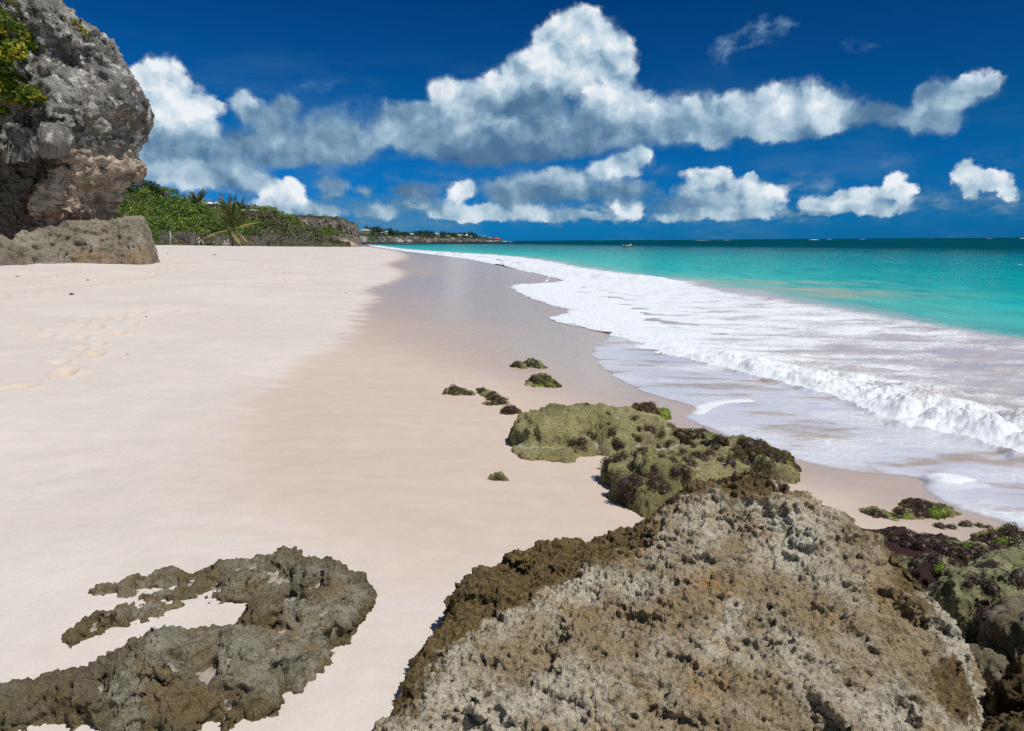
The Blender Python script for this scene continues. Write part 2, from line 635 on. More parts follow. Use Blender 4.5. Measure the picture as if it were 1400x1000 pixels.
WHITE_POLY = np.concatenate([BORE, [(12, -3), (60, -30), (70000, -60), (70000, 70000), (-40000, 70000), (-700, 2500), (-190, 900), (-95, 400), (-62, 300)]])
wet_px = [(540,343),(560,352),(520,362),(552,370),(548,382),(492,397),(518,408),(494,420),(488,440),(480,455),(468,478),(424,486),(405,505),(345,537),(330,558),
          (300,600),(262,640),(240,690),(262,740),(330,800),(560,900),(560,1100)]
WET = soften(px_line(wet_px), 2)
WET_POLY = np.concatenate([[(-190, 900), (-66, 300)], WET, [(70000, 0.3), (70000, 70000)]])


# ------------------------------------------------------------------ materials of the setting
def new_mat(name):
    m = bpy.data.materials.new(name)
    m.use_nodes = True
    return m, Nodes(m.node_tree)


def finish(m, g, color, rough=0.8, normal=None, spec=0.5, alpha=None, extra=None):
    b = g.n.new('ShaderNodeBsdfPrincipled')
    g.put(b.inputs['Base Color'], color)
    g.put(b.inputs['Roughness'], rough)
    g.put(b.inputs['Specular IOR Level'], spec)
    g.put(b.inputs['Normal'], normal)
    g.put(b.inputs['Alpha'], alpha)
    for k, v in (extra or {}).items():
        g.put(b.inputs[k], v)
    o = g.n.new('ShaderNodeOutputMaterial')
    g.l.new(b.outputs[0], o.inputs[0])
    return m


def sand_material():
    m, g = new_mat('sand')
    p = g.pos()
    w = g.attr('wet')
    pr = g.attr('print')
    s1 = g.noise(p, 0.5, 5, 0.55)
    s2 = g.noise(g.vec('MULTIPLY', p, (0.8, 5.0, 1.0)), 1.3, 5, 0.6)      # bands left by the swash
    s3 = g.noise(p, 260, 2, 0.7)
    wv = g.math('ADD', w, g.math('MULTIPLY', g.math('SUBTRACT', s2, 0.5), g.attr('smudge')))
    wm = g.smooth(wv, 0.05, 0.95)
    dry = g.mix(g.smooth(s1, 0.35, 0.65), (0.63, 0.575, 0.52), (0.585, 0.53, 0.475))
    dry = g.mix(g.math('MULTIPLY', pr, 0.85), dry, (0.62, 0.44, 0.29))
    damp = g.mix(s2, (0.50, 0.40, 0.325), (0.59, 0.495, 0.42))
    soak = g.mix(s2, (0.45, 0.355, 0.29), (0.52, 0.425, 0.355))
    dk = g.attr('soak')
    wetc = g.mix(g.smooth(g.math('ADD', dk, g.math('MULTIPLY', g.math('SUBTRACT', s2, 0.5), 0.5)), 0.1, 0.9), damp, soak)
    c = g.mix(wm, dry, wetc)
    fleck = g.smooth(g.noise(p, 95, 2, 0.6), 0.70, 0.78)
    c = g.mix(g.math('MULTIPLY', fleck, 0.35), c, (0.30, 0.24, 0.19))
    c = g.mix(1.0, c, g.remap(g.noise(p, 5.0, 5, 0.65), 0.3, 0.7, 0.955, 1.04), 'MULTIPLY')
    grain = g.remap(s3, 0.25, 0.75, 0.86, 1.10)
    c = g.mix(1.0, c, grain, 'MULTIPLY')
    rough = g.mix(g.math('MULTIPLY', wm, dk), (0.85,) * 3, (0.20,) * 3)
    h = g.math('ADD', g.math('MULTIPLY', g.noise(p, 300, 3, 0.6), 0.35), g.noise(p, 14, 3, 0.5))
    strength = g.remap(wm, 0, 1, 0.75, 0.12)
    b = g.n.new('ShaderNodeBump')
    g.put(b.inputs['Height'], h)
    g.put(b.inputs['Strength'], strength)
    b.inputs['Distance'].default_value = 0.006
    return finish(m, g, c, rough, b.outputs[0], g.mix(dk, (0.2,) * 3, (0.40,) * 3))


def sea_material():
    m, g = new_mat('sea')
    p = g.pos()
    gr = g.attr('offshore')       # metres seaward of the line where the sand-stirred water ends
    fo = g.attr('foam')
    thin = g.attr('film')
    n1 = g.noise(g.vec('MULTIPLY', p, (1.0, 0.45, 1.0)), 0.10, 5, 0.6)
    n2 = g.noise(g.vec('MULTIPLY', p, (1.0, 0.40, 1.0)), 0.75, 6, 0.6)
    d = g.math('ADD', gr, g.math('MULTIPLY', g.math('SUBTRACT', n1, 0.5), g.remap(gr, 0, 60, 6, 50)))
    col = g.ramp(g.remap(d, 0, 120, 0, 1), [(0.0, (0.10, 0.44, 0.37)), (0.04, (0.012, 0.39, 0.35)), (0.16, (0.002, 0.275, 0.275)), (0.36, (0.001, 0.18, 0.20)), (0.60, (0.001, 0.080, 0.110)), (1.0, (0.001, 0.052, 0.082))])
    col = g.mix(1.0, col, g.remap(n2, 0.3, 0.7, 0.82, 1.2), 'MULTIPLY')
    murk = g.mix(g.noise(g.vec('MULTIPLY', p, (1.4, 0.6, 1.0)), 0.9, 5, 0.6), (0.47, 0.395, 0.33), (0.58, 0.58, 0.63))  # sandy brown water, with a bluish sky reflection mixed into its colour
    col = g.mix(g.smooth(g.math('ADD', d, g.math('MULTIPLY', g.math('SUBTRACT', n2, 0.5), 3.0)), -0.9, 0.9), murk, col)
    plume = g.attr('murk')
    col = g.mix(g.math('MULTIPLY', plume, g.smooth(n2, 0.35, 0.6)), col, (0.36, 0.37, 0.28))
    tan = g.smooth(g.noise(g.vec('MULTIPLY', p, (0.7, 1.9, 1.0)), 1.1, 5, 0.6), 0.50, 0.66)
    filmc = g.mix(tan, g.mix(n2, (0.58, 0.59, 0.67), (0.72, 0.73, 0.80)), (0.52, 0.43, 0.36))  # pale lavender is the sky's reflection put into the film colour
    col = g.mix(thin, col, filmc)
    # foam: lace and streaks drawn out along the shore
    st = g.noise(g.vec('MULTIPLY', g.vec('MULTIPLY_ADD', g.vec('SUBTRACT', g.noise(p, 1.1, 4, 0.6, col=True), (0.5, 0.5, 0.5)), (0.5, 0.5, 0.0), p), (1.0, 2.1, 1.0)), 2.6, 9, 0.68)
    lace = g.noise(p, 9.0, 6, 0.62, dist=0.8)
    cells = g.voronoi(g.vec('MULTIPLY_ADD', g.vec('SUBTRACT', g.noise(p, 2.2, 4, 0.6, col=True), (0.5, 0.5, 0.5)), (0.35, 0.35, 0.0), g.vec('MULTIPLY', p, (1.0, 1.7, 1.0))), 5.0, 'DISTANCE_TO_EDGE')
    web = g.math('SUBTRACT', 0.5, g.math('MULTIPLY', g.smooth(cells, 0.0, 0.22), 0.5))     # threads of foam round clear water
    fine = g.noise(g.vec('MULTIPLY', p, (1.0, 2.2, 1.0)), 16.0, 6, 0.7)
    fm = g.math('ADD', g.math('MULTIPLY', st, 0.50), g.math('ADD', g.math('MULTIPLY', lace, 0.16), g.math('ADD', g.math('MULTIPLY', web, 0.22), g.math('MULTIPLY', fine, 0.20))))
    fm = g.math('ADD', fm, g.math('MULTIPLY', g.math('SUBTRACT', fo, 0.5), 0.80))
    fmask = g.math('POWER', g.smooth(fm, 0.28, 0.78), 1.15)
    foamc = g.mix(g.noise(p, 3.5, 5, 0.6), (0.62, 0.68, 0.73), (0.80, 0.81, 0.82))
    col = g.mix(fmask, col, foamc)
    rough = g.mix(fmask, g.mix(g.smooth(gr, 2.0, -1.5), (0.30,) * 3, (0.16,) * 3), (0.75,) * 3)
    wv = g.math('ADD', g.noise(g.vec('MULTIPLY', p, (1.0, 0.55, 1.0)), 1.2, 6, 0.62), g.math('MULTIPLY', g.noise(g.vec('MULTIPLY', p, (1.0, 0.5, 1.0)), 0.22, 4, 0.6), 3.5))
    hb = g.mix(fmask, wv, g.noise(p, 15, 6, 0.7))
    b = g.n.new('ShaderNodeBump')
    g.put(b.inputs['Height'], hb)
    g.put(b.inputs['Strength'], g.mix(fmask, g.remap(thin, 0, 1, 0.55, 0.08), (0.6,) * 3))
    g.put(b.inputs['Distance'], g.mix(fmask, g.remap(gr, 0, 25, 0.03, 0.22), (0.03,) * 3))
    # the thin sheet running up the sand lets the sand show through
    al = g.math('SUBTRACT', 1.0, g.math('MULTIPLY', thin, g.math('SUBTRACT', 1.0, fmask)))
    al = g.math('MAXIMUM', al, g.remap(tan, 0, 1, 0.88, 0.62))
    al = g.math('MULTIPLY', al, g.smooth(g.attr('edge'), 0.0, 1.0))
    return finish(m, g, col, rough, b.outputs[0], g.mix(g.smooth(gr, 2.0, -1.5), g.mix(g.smooth(gr, 20.0, 90.0), (0.06,) * 3, (0.0,) * 3), (0.42,) * 3), alpha=al)


# ------------------------------------------------------------------ sand: one sheet round the camera
def angles():
    a = np.concatenate([np.arange(-180, -60, 4.0), np.arange(-60, -42, 0.5), np.arange(-42, 42, 0.075), np.arange(42, 60, 0.5), np.arange(60, 181, 4.0)])
    a[-1] = 180
    return np.radians(a)


def sand_sheet():
    dep = np.arange(66, 1.0, -0.085)
    r = np.concatenate([[0.05, 0.3, 0.6], 2.0 / np.tan(np.radians(dep)), np.arange(116, 430, 2.0), [600, 1000, 2500, 6000, 20000]])
    A = angles()
    Rr, AA = np.meshgrid(r, A, indexing='ij')
    X, Y = Rr * np.sin(AA), Rr * np.cos(AA)
    x, y = X.ravel(), Y.ravel()
    z = sand_z(x, y)
    # low swells and swash ridges of the dry beach
    P = np.stack([x, y, np.zeros_like(x)], 1)
    near = np.clip(1 - np.hypot(x, y) / 400, 0, 1)
    dland = shore_x(y) - x
    z = z + near * np.clip(dland / 6, 0, 1) * (0.05 * fbm(P * [0.22, 0.35, 1], 3) + 0.012 * fbm(P * [1.5, 2.2, 1], 3))
    z = z + near * np.clip((dland - 12) / 15, 0, 1) * 0.05 * fbm(P * [0.9, 0.9, 1], 4)
    # wet zone
    dw = seg_dist(x, y, WET)
    ins = inside(x, y, WET_POLY)
    sd = np.where(ins, dw, -dw)
    width = np.interp(y, [0, 4, 8, 14, 30, 100], [1.6, 1.0, 0.55, 0.6, 0.9, 3])
    fade = np.interp(y, [0, 3.6, 5.5, 8], [0.25, 0.45, 0.8, 1.0])
    wet = np.clip(sd / width + 0.5, -0.6, 1.6)
    wet = np.where(wet > 0, wet * fade, wet)
    smudge = np.interp(y, [0, 5, 8, 14, 40], [0.7, 1.3, 2.6, 2.8, 1.6])
    ds = seg_dist(x, y, SWASH)
    soak = np.clip(1.15 - ds / np.interp(y, [0, 5, 9, 14, 30], [0.8, 1.0, 2.2, 7.5, 26.0]), 0, 1)
    # footprints
    pr = np.zeros_like(x)
    for line in FOOTPRINTS:
        L = px_line(line)
        seg = np.hypot(*(L[1:] - L[:-1]).T)
        s = np.concatenate([[0], np.cumsum(seg)])
        for k, q in enumerate(np.arange(0, s[-1], 0.62)):
            cx, cy = np.interp(q, s, L[:, 0]), np.interp(q, s, L[:, 1])
            i = min(np.searchsorted(s, q), len(seg)) - 1
            i = max(i, 0)
            t = (L[i + 1] - L[i]) / (seg[i] + 1e-6)
            off = 0.13 * (1 if k % 2 else -1) + RNG.normal() * 0.08
            cx, cy = cx - t[1] * off, cy + t[0] * off
            m = (np.abs(x - cx) < 0.6) & (np.abs(y - cy) < 0.6)
            u = (x[m] - cx) * t[0] + (y[m] - cy) * t[1]
            v = -(x[m] - cx) * t[1] + (y[m] - cy) * t[0]
            e = np.sqrt((u / 0.19) ** 2 + (v / 0.10) ** 2)
            z[m] += -0.05 * np.exp(-e ** 2 * 1.6) + 0.018 * np.exp(-((e - 1.5) / 0.4) ** 2)
            pr[m] = np.maximum(pr[m], np.exp(-e ** 2 * 0.7) * RNG.uniform(0.25, 0.9))
    ny, nx = X.shape
    V = np.stack([x, y, z], 1)
    o = mesh_obj('sand', V, grid_faces(ny, nx), sand_material(), attrs={'wet': wet, 'smudge': smudge, 'soak': soak, 'print': pr})
    tag(o, kind='structure')
    return o


FOOTPRINTS = [
    [(0,406),(32,402),(72,396),(132,391),(192,380),(232,366),(262,356)],
    [(40,460),(80,450),(132,440),(192,428),(248,426),(280,429)],
    [(4,527),(26,524)], [(76,510),(108,489),(140,462),(156,447),(180,436)],
    [(360,364),(384,368),(397,377),(380,386)], [(60,384),(108,372)], [(410,352),(424,346)], [(20,380),(26,378)],
]


def sea_sheet():
    dep = np.concatenate([np.arange(40, 12, -0.07), np.arange(12, 0.5, -0.05), np.arange(0.5, 0.03, -0.02)])
    r = np.concatenate([2.0 / np.tan(np.radians(dep)), [6000, 12000, 25000, 50000]])
    A = np.radians(np.concatenate([np.arange(-30, -14, 0.1), np.arange(-14, 42, 0.07), np.arange(42, 60, 0.4), np.arange(60, 181, 4.0)]))
    Rr, AA = np.meshgrid(r, A, indexing='ij')
    X, Y = Rr * np.sin(AA), Rr * np.cos(AA)
    x, y = X.ravel(), Y.ravel()
    P = np.stack([x, y, np.zeros_like(x)], 1)
    # edge of the swash, a little ragged
    s = np.where(inside(x, y, SWASH_POLY), 1, -1) * seg_dist(x, y, SWASH)
    s = s + 0.10 * fbm(P * 1.3, 4) * np.clip(np.hypot(x, y) / 10, 0.5, 3)
    bd = seg_dist(x, y, BORE)
    white = inside(x, y, WHITE_POLY)
    b = np.where(white, bd, -bd)
    b = b + (0.16 * fbm(P * 1.1 + 5, 4) + 0.10 * fbm(P * 3.1 + 9, 3)) * np.clip(np.hypot(x, y) / 9, 0.7, 2)
    g = np.where(inside(x, y, GREEN_POLY), 1, -1) * seg_dist(x, y, GREEN)
    base = np.maximum(sand_z(x, y) + 0.016 * np.clip(s / 0.12, -4, 1), -0.12)
    dist = np.hypot(x, y)
    near = (dist < 130)
    # the bore: steep front, tumbled top, long back
    front = np.where(b < 0, np.exp(-(b / 0.10) ** 2), np.where(b < 0.55, 1, np.exp(-((b - 0.55) / 1.3) ** 2)))
    front = np.where(b > 0, front * (0.25 + 0.75 * sstep(0, 0.45, b)), front * 0.25)
    amp = np.interp(y, [3, 6, 9, 11, 13, 16, 40], [0.27, 0.26, 0.22, 0.15, 0.06, 0.04, 0.04])
    fz = np.zeros_like(x)
    q = P[near]
    bill = np.abs(perlin(q * [1.7, 1.7, 1] + 3)) + 0.5 * np.abs(perlin(q * [3.9, 3.9, 1] + 7)) + 0.28 * np.abs(perlin(q * [8.5, 8.5, 1] + 1)) + 0.12 * np.abs(perlin(q * [18, 18, 1] + 1))
    lump = 0.42 + 0.95 * bill + 0.5 * perlin(q * [0.7, 0.7, 1] + 11)
    fz[near] = (amp * front)[near] * np.clip(lump, 0.15, 1.5)
    tum = np.zeros_like(x)
    tum[near] = fbm(q * 7.0, 4, 0.6)
    fz += 0.012 * front * tum * (dist < 130)
    # a second, further breaker and gentle swell outside
    B2 = soften(px_line([(690,362),(740,369),(790,374),(850,379),(905,383)], 0.0), 2)
    d2 = seg_dist(x, y, B2)
    fz += 0.26 * np.exp(-(d2 / 0.8) ** 2) * np.clip(0.8 + 0.9 * fbm(P * 0.7, 3), 0.2, 1.6)
    B3 = soften(px_line([(1015,350.5),(1045,354),(1100,358),(1160,360)], 0.0), 2)
    d3 = seg_dist(x, y, B3)
    sw = sstep(0, 8, g) * np.clip(1 - dist / 900, 0, 1)
    fz += sw * (0.16 * fbm(P * [0.16, 0.07, 1] + 2, 3) + 0.05 * fbm(P * [0.7, 0.35, 1], 3))
    mid = sstep(0.8, 2.5, b) * (1 - sstep(-1, 1, g)) * near
    fz += mid * (0.05 * fbm(P * [0.9, 1.4, 1] + 8, 4))
    z = base + fz
    # foam cover
    foam = np.full_like(x, -0.1)
    film = np.clip(1.0 - sstep(-0.2, 0.3, b), 0, 1) * (s > -5)
    sheet = film > 0.5
    lane = fbm(P * [0.55, 1.6, 1] + 4, 4)
    foam = np.where(sheet, 0.40 + 0.42 * lane, foam)
    edge = np.exp(-(np.clip(s, 0, 9) / 0.07) ** 2) * (s > -1)
    edge *= np.interp(y, [3, 8, 12, 14], [1.0, 0.8, 0.8, 1])
    foam = np.where(sheet, np.maximum(foam, edge * 0.75), foam)
    back = np.interp(y, [4, 8, 14, 25, 60], [1.0, 1.1, 2.2, 3.5, 6])
    churn = np.where(b > -0.02, 0.32 + 0.72 * np.exp(-np.clip(b, 0, None) / back), 0)
    churn += np.interp(y, [11, 16, 30], [0, 0.30, 0.50])          # solid white further along the beach
    churn += 0.50 * lane * sstep(0.2, 1.6, b)
    ingreen = sstep(-1.4, 0.7, g + 0.9 * lane)
    outer = -0.25 + 0.20 * fbm(P * [0.05, 0.02, 1], 3)
    outer += 0.50 * np.exp(-((g - 0.4) / 0.9) ** 2)
    churn = churn * (1 - ingreen) + outer * ingreen
    foam = np.where(b > -0.02, churn, foam)
    foam += 0.7 * np.exp(-(d2 / 1.6) ** 2)
    foam += 0.42 * np.exp(-(d3 / 1.2) ** 2)
    # white water on the far reef, below the headland and where swells feather
    for (a, c, w, h, f) in CAPS:
        cpos = at_z(np.array(a), np.array(c), 0.0)
        R0 = np.hypot(cpos[0], cpos[1])
        ang = np.arctan2(x, y) - math.atan2(cpos[0], cpos[1])
        dd = np.abs(np.degrees(np.arctan(2.0 / np.maximum(dist, 1))) - math.degrees(math.atan(2.0 / R0)))
        k = np.exp(-(ang / (w / 933.0)) ** 2) * np.exp(-(dd / h) ** 2)
        foam += f * k
        fz2 = k * 0.9 * min(R0 / 1500, 1.5)
        z += fz2
    # a pillow of foam left by the last wave and a curl of it behind the outcrop
    cp = at_z(np.array(1292.0), np.array(657.0), 0.0)
    e = np.sqrt(((x - cp[0]) / 0.30) ** 2 + ((y - cp[1]) / 0.16) ** 2) + 0.35 * perlin(P * 4.0)
    pil = sstep(1.1, 0.5, e) * sstep(0.0, 0.2, s)
    foam = np.maximum(foam, 1.25 * pil)
    z += 0.05 * pil
    arc = soften(px_line([(955,566),(968,556),(990,549),(1025,546)], 0.0), 2)
    foam += 0.75 * np.exp(-(seg_dist(x, y, arc) / 0.10) ** 2)
    murk = np.zeros_like(x)
    for (a, c, rx, ry) in [(1160, 398, 3.4, 2.2), (1090, 392, 4, 2.0), (1030, 383, 5, 1.6), (1220, 452, 0, 0)]:
        if rx:
            cp = at_z(np.array(a), np.array(c), 0.0)
            murk = np.maximum(murk, np.exp(-(((x - cp[0]) / rx) ** 2 + ((y - cp[1]) / ry) ** 2)))
    keep = s > -0.6
    V = np.stack([x, y, z], 1)
    F = grid_faces(*X.shape, keep)
    V, F, at = compact(V, F, {'offshore': g, 'foam': foam, 'film': film, 'murk': murk, 'edge': s / 0.10})
    o = mesh_obj('sea', V, F, sea_material(), attrs=at)
    tag(o, kind='structure')
    return o


CAPS = [(1113,328.2,7,0.02,1.6),(1134,327.8,5,0.015,1.1),(1179,327.6,6,0.015,1.2),(1352,326.3,5,0.015,1.1),(1398,326.4,4,0.02,1.3),(960,329.2,18,0.012,1.0),
        (900,329.4,16,0.012,0.9),(995,329.0,10,0.012,1.0),(820,330,14,0.012,.8),(1273,327.0,3,0.012,.9),(735,330.4,14,0.012,.7),(556,333.2,5,0.05,1.4),(694,330.4,5,0.02,1.2),(664,335.6,5,0.03,.8),
        (1365,357,5,0.05,.8),(1100,340.5,4,0.03,.7),(1395,360,4,.08,.9),(1140,381,6,.08,.6),(1260,385,5,.06,.5)]

sand_sheet()
sea_sheet()

# ------------------------------------------------------------------ rocks
def grid_normals(P):
    du = np.gradient(P, axis=1)
    dv = np.gradient(P, axis=0)
    n = np.cross(du, dv)
    return n / (np.linalg.norm(n, axis=-1, keepdims=True) + 1e-12)


def rbf(ctrl, X, Y, c=0.12, lam=1e-3):
    """Smooth surface height through scattered control points."""
    C = np.asarray(ctrl, float)
    n = len(C)
    d = np.hypot(C[:, None, 0] - C[None, :, 0], C[:, None, 1] - C[None, :, 1])
    A = np.zeros((n + 1, n + 1))
    A[:n, :n] = -np.sqrt(d * d + c * c) - lam * np.eye(n)
    A[n, :n] = A[:n, n] = 1
    w = np.linalg.solve(A, np.concatenate([C[:, 2], [0]]))
    out = np.full(X.shape, w[n])
    for i in range(n):
        out -= w[i] * np.sqrt((X - C[i, 0]) ** 2 + (Y - C[i, 1]) ** 2 + c * c)
    return out


def roughen(P, layers):
    """Push a grid of points outwards by layers of noise (scale, amplitude, octaves, ridged, offset)."""
    sh = P.shape
    n = grid_normals(P)
    for k, (sc, amp, octv, ridged, off) in enumerate(layers):
        if k == 1:
            n = grid_normals(P)
        v = fbm(P.reshape(-1, 3) * np.asarray(sc, np.float32) + off, octv, 0.5, ridged).reshape(sh[:2])
        P = P + n * (amp * v)[..., None]
    return P


def blur(A, k=3):
    for _ in range(k):
        A = 0.25 * (np.roll(A, 1, 0) + np.roll(A, -1, 0) + np.roll(A, 1, 1) + np.roll(A, -1, 1))
    return A


def pits(P, scale, amp, lo=0.15, off=0.0):
    n = grid_normals(np.stack([blur(P[..., i], 4) for i in range(3)], -1))
    v = fbm(P.reshape(-1, 3) * np.float32(scale) + off, 2).reshape(P.shape[:2])
    v = v + 0.55 * fbm(P.reshape(-1, 3) * (np.float32(scale) * 0.22) + off + 5, 2).reshape(P.shape[:2])
    return P - n * (amp * sstep(lo, lo + 0.25, v))[..., None]


def surface_z(o, x, y):
    """Height of a finished mesh object under a point (ray from above)."""
    ok, p, n, _ = o.ray_cast(Vector((x, y, 20)), Vector((0, 0, -1)))
    return (p, n) if ok else (Vector((x, y, float(sand_z(x, y)))), Vector((0, 0, 1)))


def rock_material(name, pale, mid, dark, tan, zone=None, crust=(0.10, 0.085, 0.04), scale=1.0, patch=(0.42, 0.6), bumps=0.6, speck=0.5, crust2=None, gloss=0.85, sandy=0.0):
    m, g = new_mat(name)
    p = g.obj()
    n1 = g.noise(p, 2.2 * scale, 5, 0.6, dist=0.4)
    n2 = g.noise(p, 9.0 * scale, 6, 0.65)
    n3 = g.noise(p, 42 * scale, 5, 0.7)
    n4 = g.noise(p, 120 * scale, 5, 0.75)
    c = g.mix(g.smooth(n1, *patch), mid, pale)
    c = g.mix(g.math('MULTIPLY', g.smooth(g.noise(p, 3.4 * scale, 4, 0.6), 0.50, 0.66), 0.8), c, tan)
    c = g.mix(g.smooth(g.math('ADD', g.math('MULTIPLY', n2, 0.6), g.math('MULTIPLY', n3, 0.4)), 0.50, 0.62), c, g.mix(0.5, c, dark))
    c = g.mix(g.math('MULTIPLY', g.smooth(n3, 0.54, 0.68), speck), c, dark)
    if zone:
        z = g.attr(zone)
        k = g.smooth(g.math('ADD', z, g.math('MULTIPLY', g.math('SUBTRACT', g.math('ADD', g.math('MULTIPLY', n2, 0.6), g.math('MULTIPLY', n3, 0.4)), 0.5), 2.2)), 0.35, 0.65)
        cr = g.mix(g.smooth(n3, 0.35, 0.65), crust, crust2 or tuple(q * 2.1 for q in crust))
        c = g.mix(k, c, cr)
    c = g.mix(1.0, c, g.remap(n4, 0.25, 0.75, 0.45, 1.48), 'MULTIPLY')
    if sandy:                                             # blown sand caught in the hollows
        hol = g.math('ADD', g.attr('hollow'), g.math('MULTIPLY', g.math('SUBTRACT', g.math('MULTIPLY_ADD', n2, 0.6, g.math('MULTIPLY', n3, 0.4)), 0.5), 2.4))
        c = g.mix(g.math('MULTIPLY', g.smooth(hol, 0.62, 0.80), sandy), c, (0.60, 0.53, 0.46))
    h = g.math('ADD', g.math('MULTIPLY', n3, 1.0), g.math('MULTIPLY', n4, 0.55))
    return finish(m, g, c, gloss, g.bump(h, bumps, 0.035 / scale), 0.25)


MAT_BOULDER = rock_material('pale_limestone', (0.60, 0.55, 0.43), (0.36, 0.28, 0.165), (0.045, 0.033, 0.016), (0.43, 0.285, 0.13), 'crust', (0.085, 0.062, 0.022), 1.0, (0.41, 0.60), 0.8, 0.9, (0.24, 0.17, 0.075))
MAT_SLAB = rock_material('weathered_reef_stone', (0.36, 0.335, 0.25), (0.20, 0.172, 0.105), (0.04, 0.035, 0.024), (0.25, 0.175, 0.08), 'crust', (0.11, 0.09, 0.042), 1.2, (0.45, 0.62), 0.9, 0.8, (0.24, 0.19, 0.09), sandy=0.95)
MAT_GREEN = rock_material('algae_green_stone', (0.46, 0.43, 0.20), (0.27, 0.26, 0.105), (0.07, 0.068, 0.033), (0.34, 0.30, 0.16), 'crust', (0.045, 0.030, 0.015), 0.9, (0.40, 0.6), 1.0, 0.6, (0.12, 0.085, 0.035), sandy=0.9)
MAT_MAROON = rock_material('seaweed_stone', (0.43, 0.42, 0.23), (0.25, 0.25, 0.115), (0.035, 0.034, 0.025), (0.28, 0.26, 0.14), 'crust', (0.03, 0.016, 0.013), 1.6, (0.40, 0.6), 0.9, 0.5, (0.075, 0.032, 0.03), 0.6)
MAT_BROWN = rock_material('barnacle_brown_stone', (0.34, 0.26, 0.12), (0.19, 0.14, 0.06), (0.025, 0.02, 0.012), (0.32, 0.20, 0.06), 'crust', (0.05, 0.036, 0.015), 1.5, (0.45, 0.62), 1.0, 0.8, (0.17, 0.11, 0.04))
MAT_FALLEN = rock_material('grey_brown_limestone', (0.38, 0.35, 0.28), (0.26, 0.23, 0.17), (0.06, 0.05, 0.038), (0.36, 0.25, 0.145), 'crust', (0.08, 0.065, 0.045), 0.16, (0.42, 0.62), 0.8, 0.5)


def weed_material(name, a, b, gloss=0.5):
    m, g = new_mat(name)
    t = g.attr('tint')
    p = g.obj()
    c = g.mix(g.math('MULTIPLY_ADD', g.noise(p, 30, 2, 0.5), 0.5, g.math('MULTIPLY', t, 0.6)), a, b)
    return finish(m, g, c, gloss, None, 0.4)


MAT_WEED = weed_material('brown_seaweed', (0.020, 0.014, 0.008), (0.10, 0.062, 0.022))
MAT_WEED_RED = weed_material('maroon_seaweed', (0.018, 0.011, 0.008), (0.095, 0.052, 0.032))
MAT_WEED_GREEN = weed_material('bright_sea_lettuce', (0.09, 0.16, 0.012), (0.30, 0.40, 0.04))
MAT_WEED_OLIVE = weed_material('olive_seaweed', (0.03, 0.028, 0.010), (0.16, 0.15, 0.05))


def tuft_mesh(n=240, seed=0, flat=0.7, leaf=0.12):
    """A rounded clump of small curled fronds, unit radius."""
    rng = np.random.default_rng(seed)
    d = rng.normal(size=(n, 3))
    d[:, 2] = np.abs(d[:, 2])
    d /= np.linalg.norm(d, axis=1)[:, None]
    r = 0.55 + 0.5 * rng.random(n) ** 0.5 + 0.25 * perlin(d * 2.5 + seed * 3.1)
    C = d * r[:, None] * [1, 1, flat]
    V, F, t = leaf_cloud(C, leaf * (0.7 + 0.8 * rng.random(n)), 0.1, 0.75, rng)
    core = []
    k = 10
    for i in range(5):
        a = i / 4 * math.pi / 2
        for j in range(k):
            b = 2 * math.pi * j / k
            core.append((0.72 * math.cos(a) * math.cos(b), 0.72 * math.cos(a) * math.sin(b), 0.72 * flat * math.sin(a)))
    nv = len(V)
    cf = np.array([[nv + i * k + j, nv + i * k + (j + 1) % k, nv + (i + 1) * k + (j + 1) % k, nv + (i + 1) * k + j] for i in range(4) for j in range(k)])
    return np.concatenate([V, core]), np.concatenate([F, cf]), np.concatenate([t, np.full(len(cf), 0.2)])


_tufts = {}


def tuft(parent, pos, radius, mat, kind=0, name='seaweed_tuft', flat=0.7, normal=None):
    key = (mat.name, kind)
    if key not in _tufts:
        V, F, t = tuft_mesh(480, kind, flat)
        me_o = mesh_obj(name, V, F, mat, None, False, fattrs={'tint': t})
        _tufts[key] = me_o.data
        o = me_o
    else:
        o = bpy.data.objects.new(name, _tufts[key])
        COL.objects.link(o)
    if parent:
        o.parent = parent
        pos = Vector(pos) - parent.location
    o.location = pos
    q = Vector((0, 0, 1)).lerp(normal or Vector((0, 0, 1)), 0.7).to_track_quat('Z', 'Y')
    o.rotation_mode = 'QUATERNION'
    o.rotation_quaternion = q @ Matrix.Rotation(random.random() * 6.28, 4, 'Z').to_quaternion()
    s = radius * random.uniform(0.9, 1.1)
    o.scale = (s * random.uniform(0.85, 1.25), s, s)
    return o


def rock_from_grid(name, P, mat, crust, below, loc, label, cat='rock', group=None, margin=0.07, solid=False):
    """Grid of points -> one rock, without the part far below the sand; origin at its base."""
    ny, nx = P.shape[:2]
    keep = P[..., 2] > below - margin
    if solid:
        seed = np.zeros_like(keep)
        seed[np.unravel_index(np.argmax(np.where(keep, P[..., 2] - below, -9)), keep.shape)] = True
        while True:
            gr = seed.copy()
            gr[1:] |= seed[:-1]; gr[:-1] |= seed[1:]; gr[:, 1:] |= seed[:, :-1]; gr[:, :-1] |= seed[:, 1:]
            gr &= keep
            if (gr == seed).all():
                break
            seed = gr
        keep = seed
    F = grid_faces(ny, nx, keep)
    hb = blur(P[..., 2], 60) - P[..., 2]
    hollow = np.clip(hb / 0.018, -1, 1.2) * np.clip(grid_normals(np.stack([blur(P[..., i], 5) for i in range(3)], -1))[..., 2], 0, 1)
    V, F, at = compact(P.reshape(-1, 3), F, {'crust': crust, 'hollow': hollow})
    loc = np.array(loc, float)
    o = mesh_obj(name, V - loc, F, mat, attrs=at, loc=loc)
    tag(o, label, cat, group, 'thing')
    bpy.context.view_layer.update()
    return o


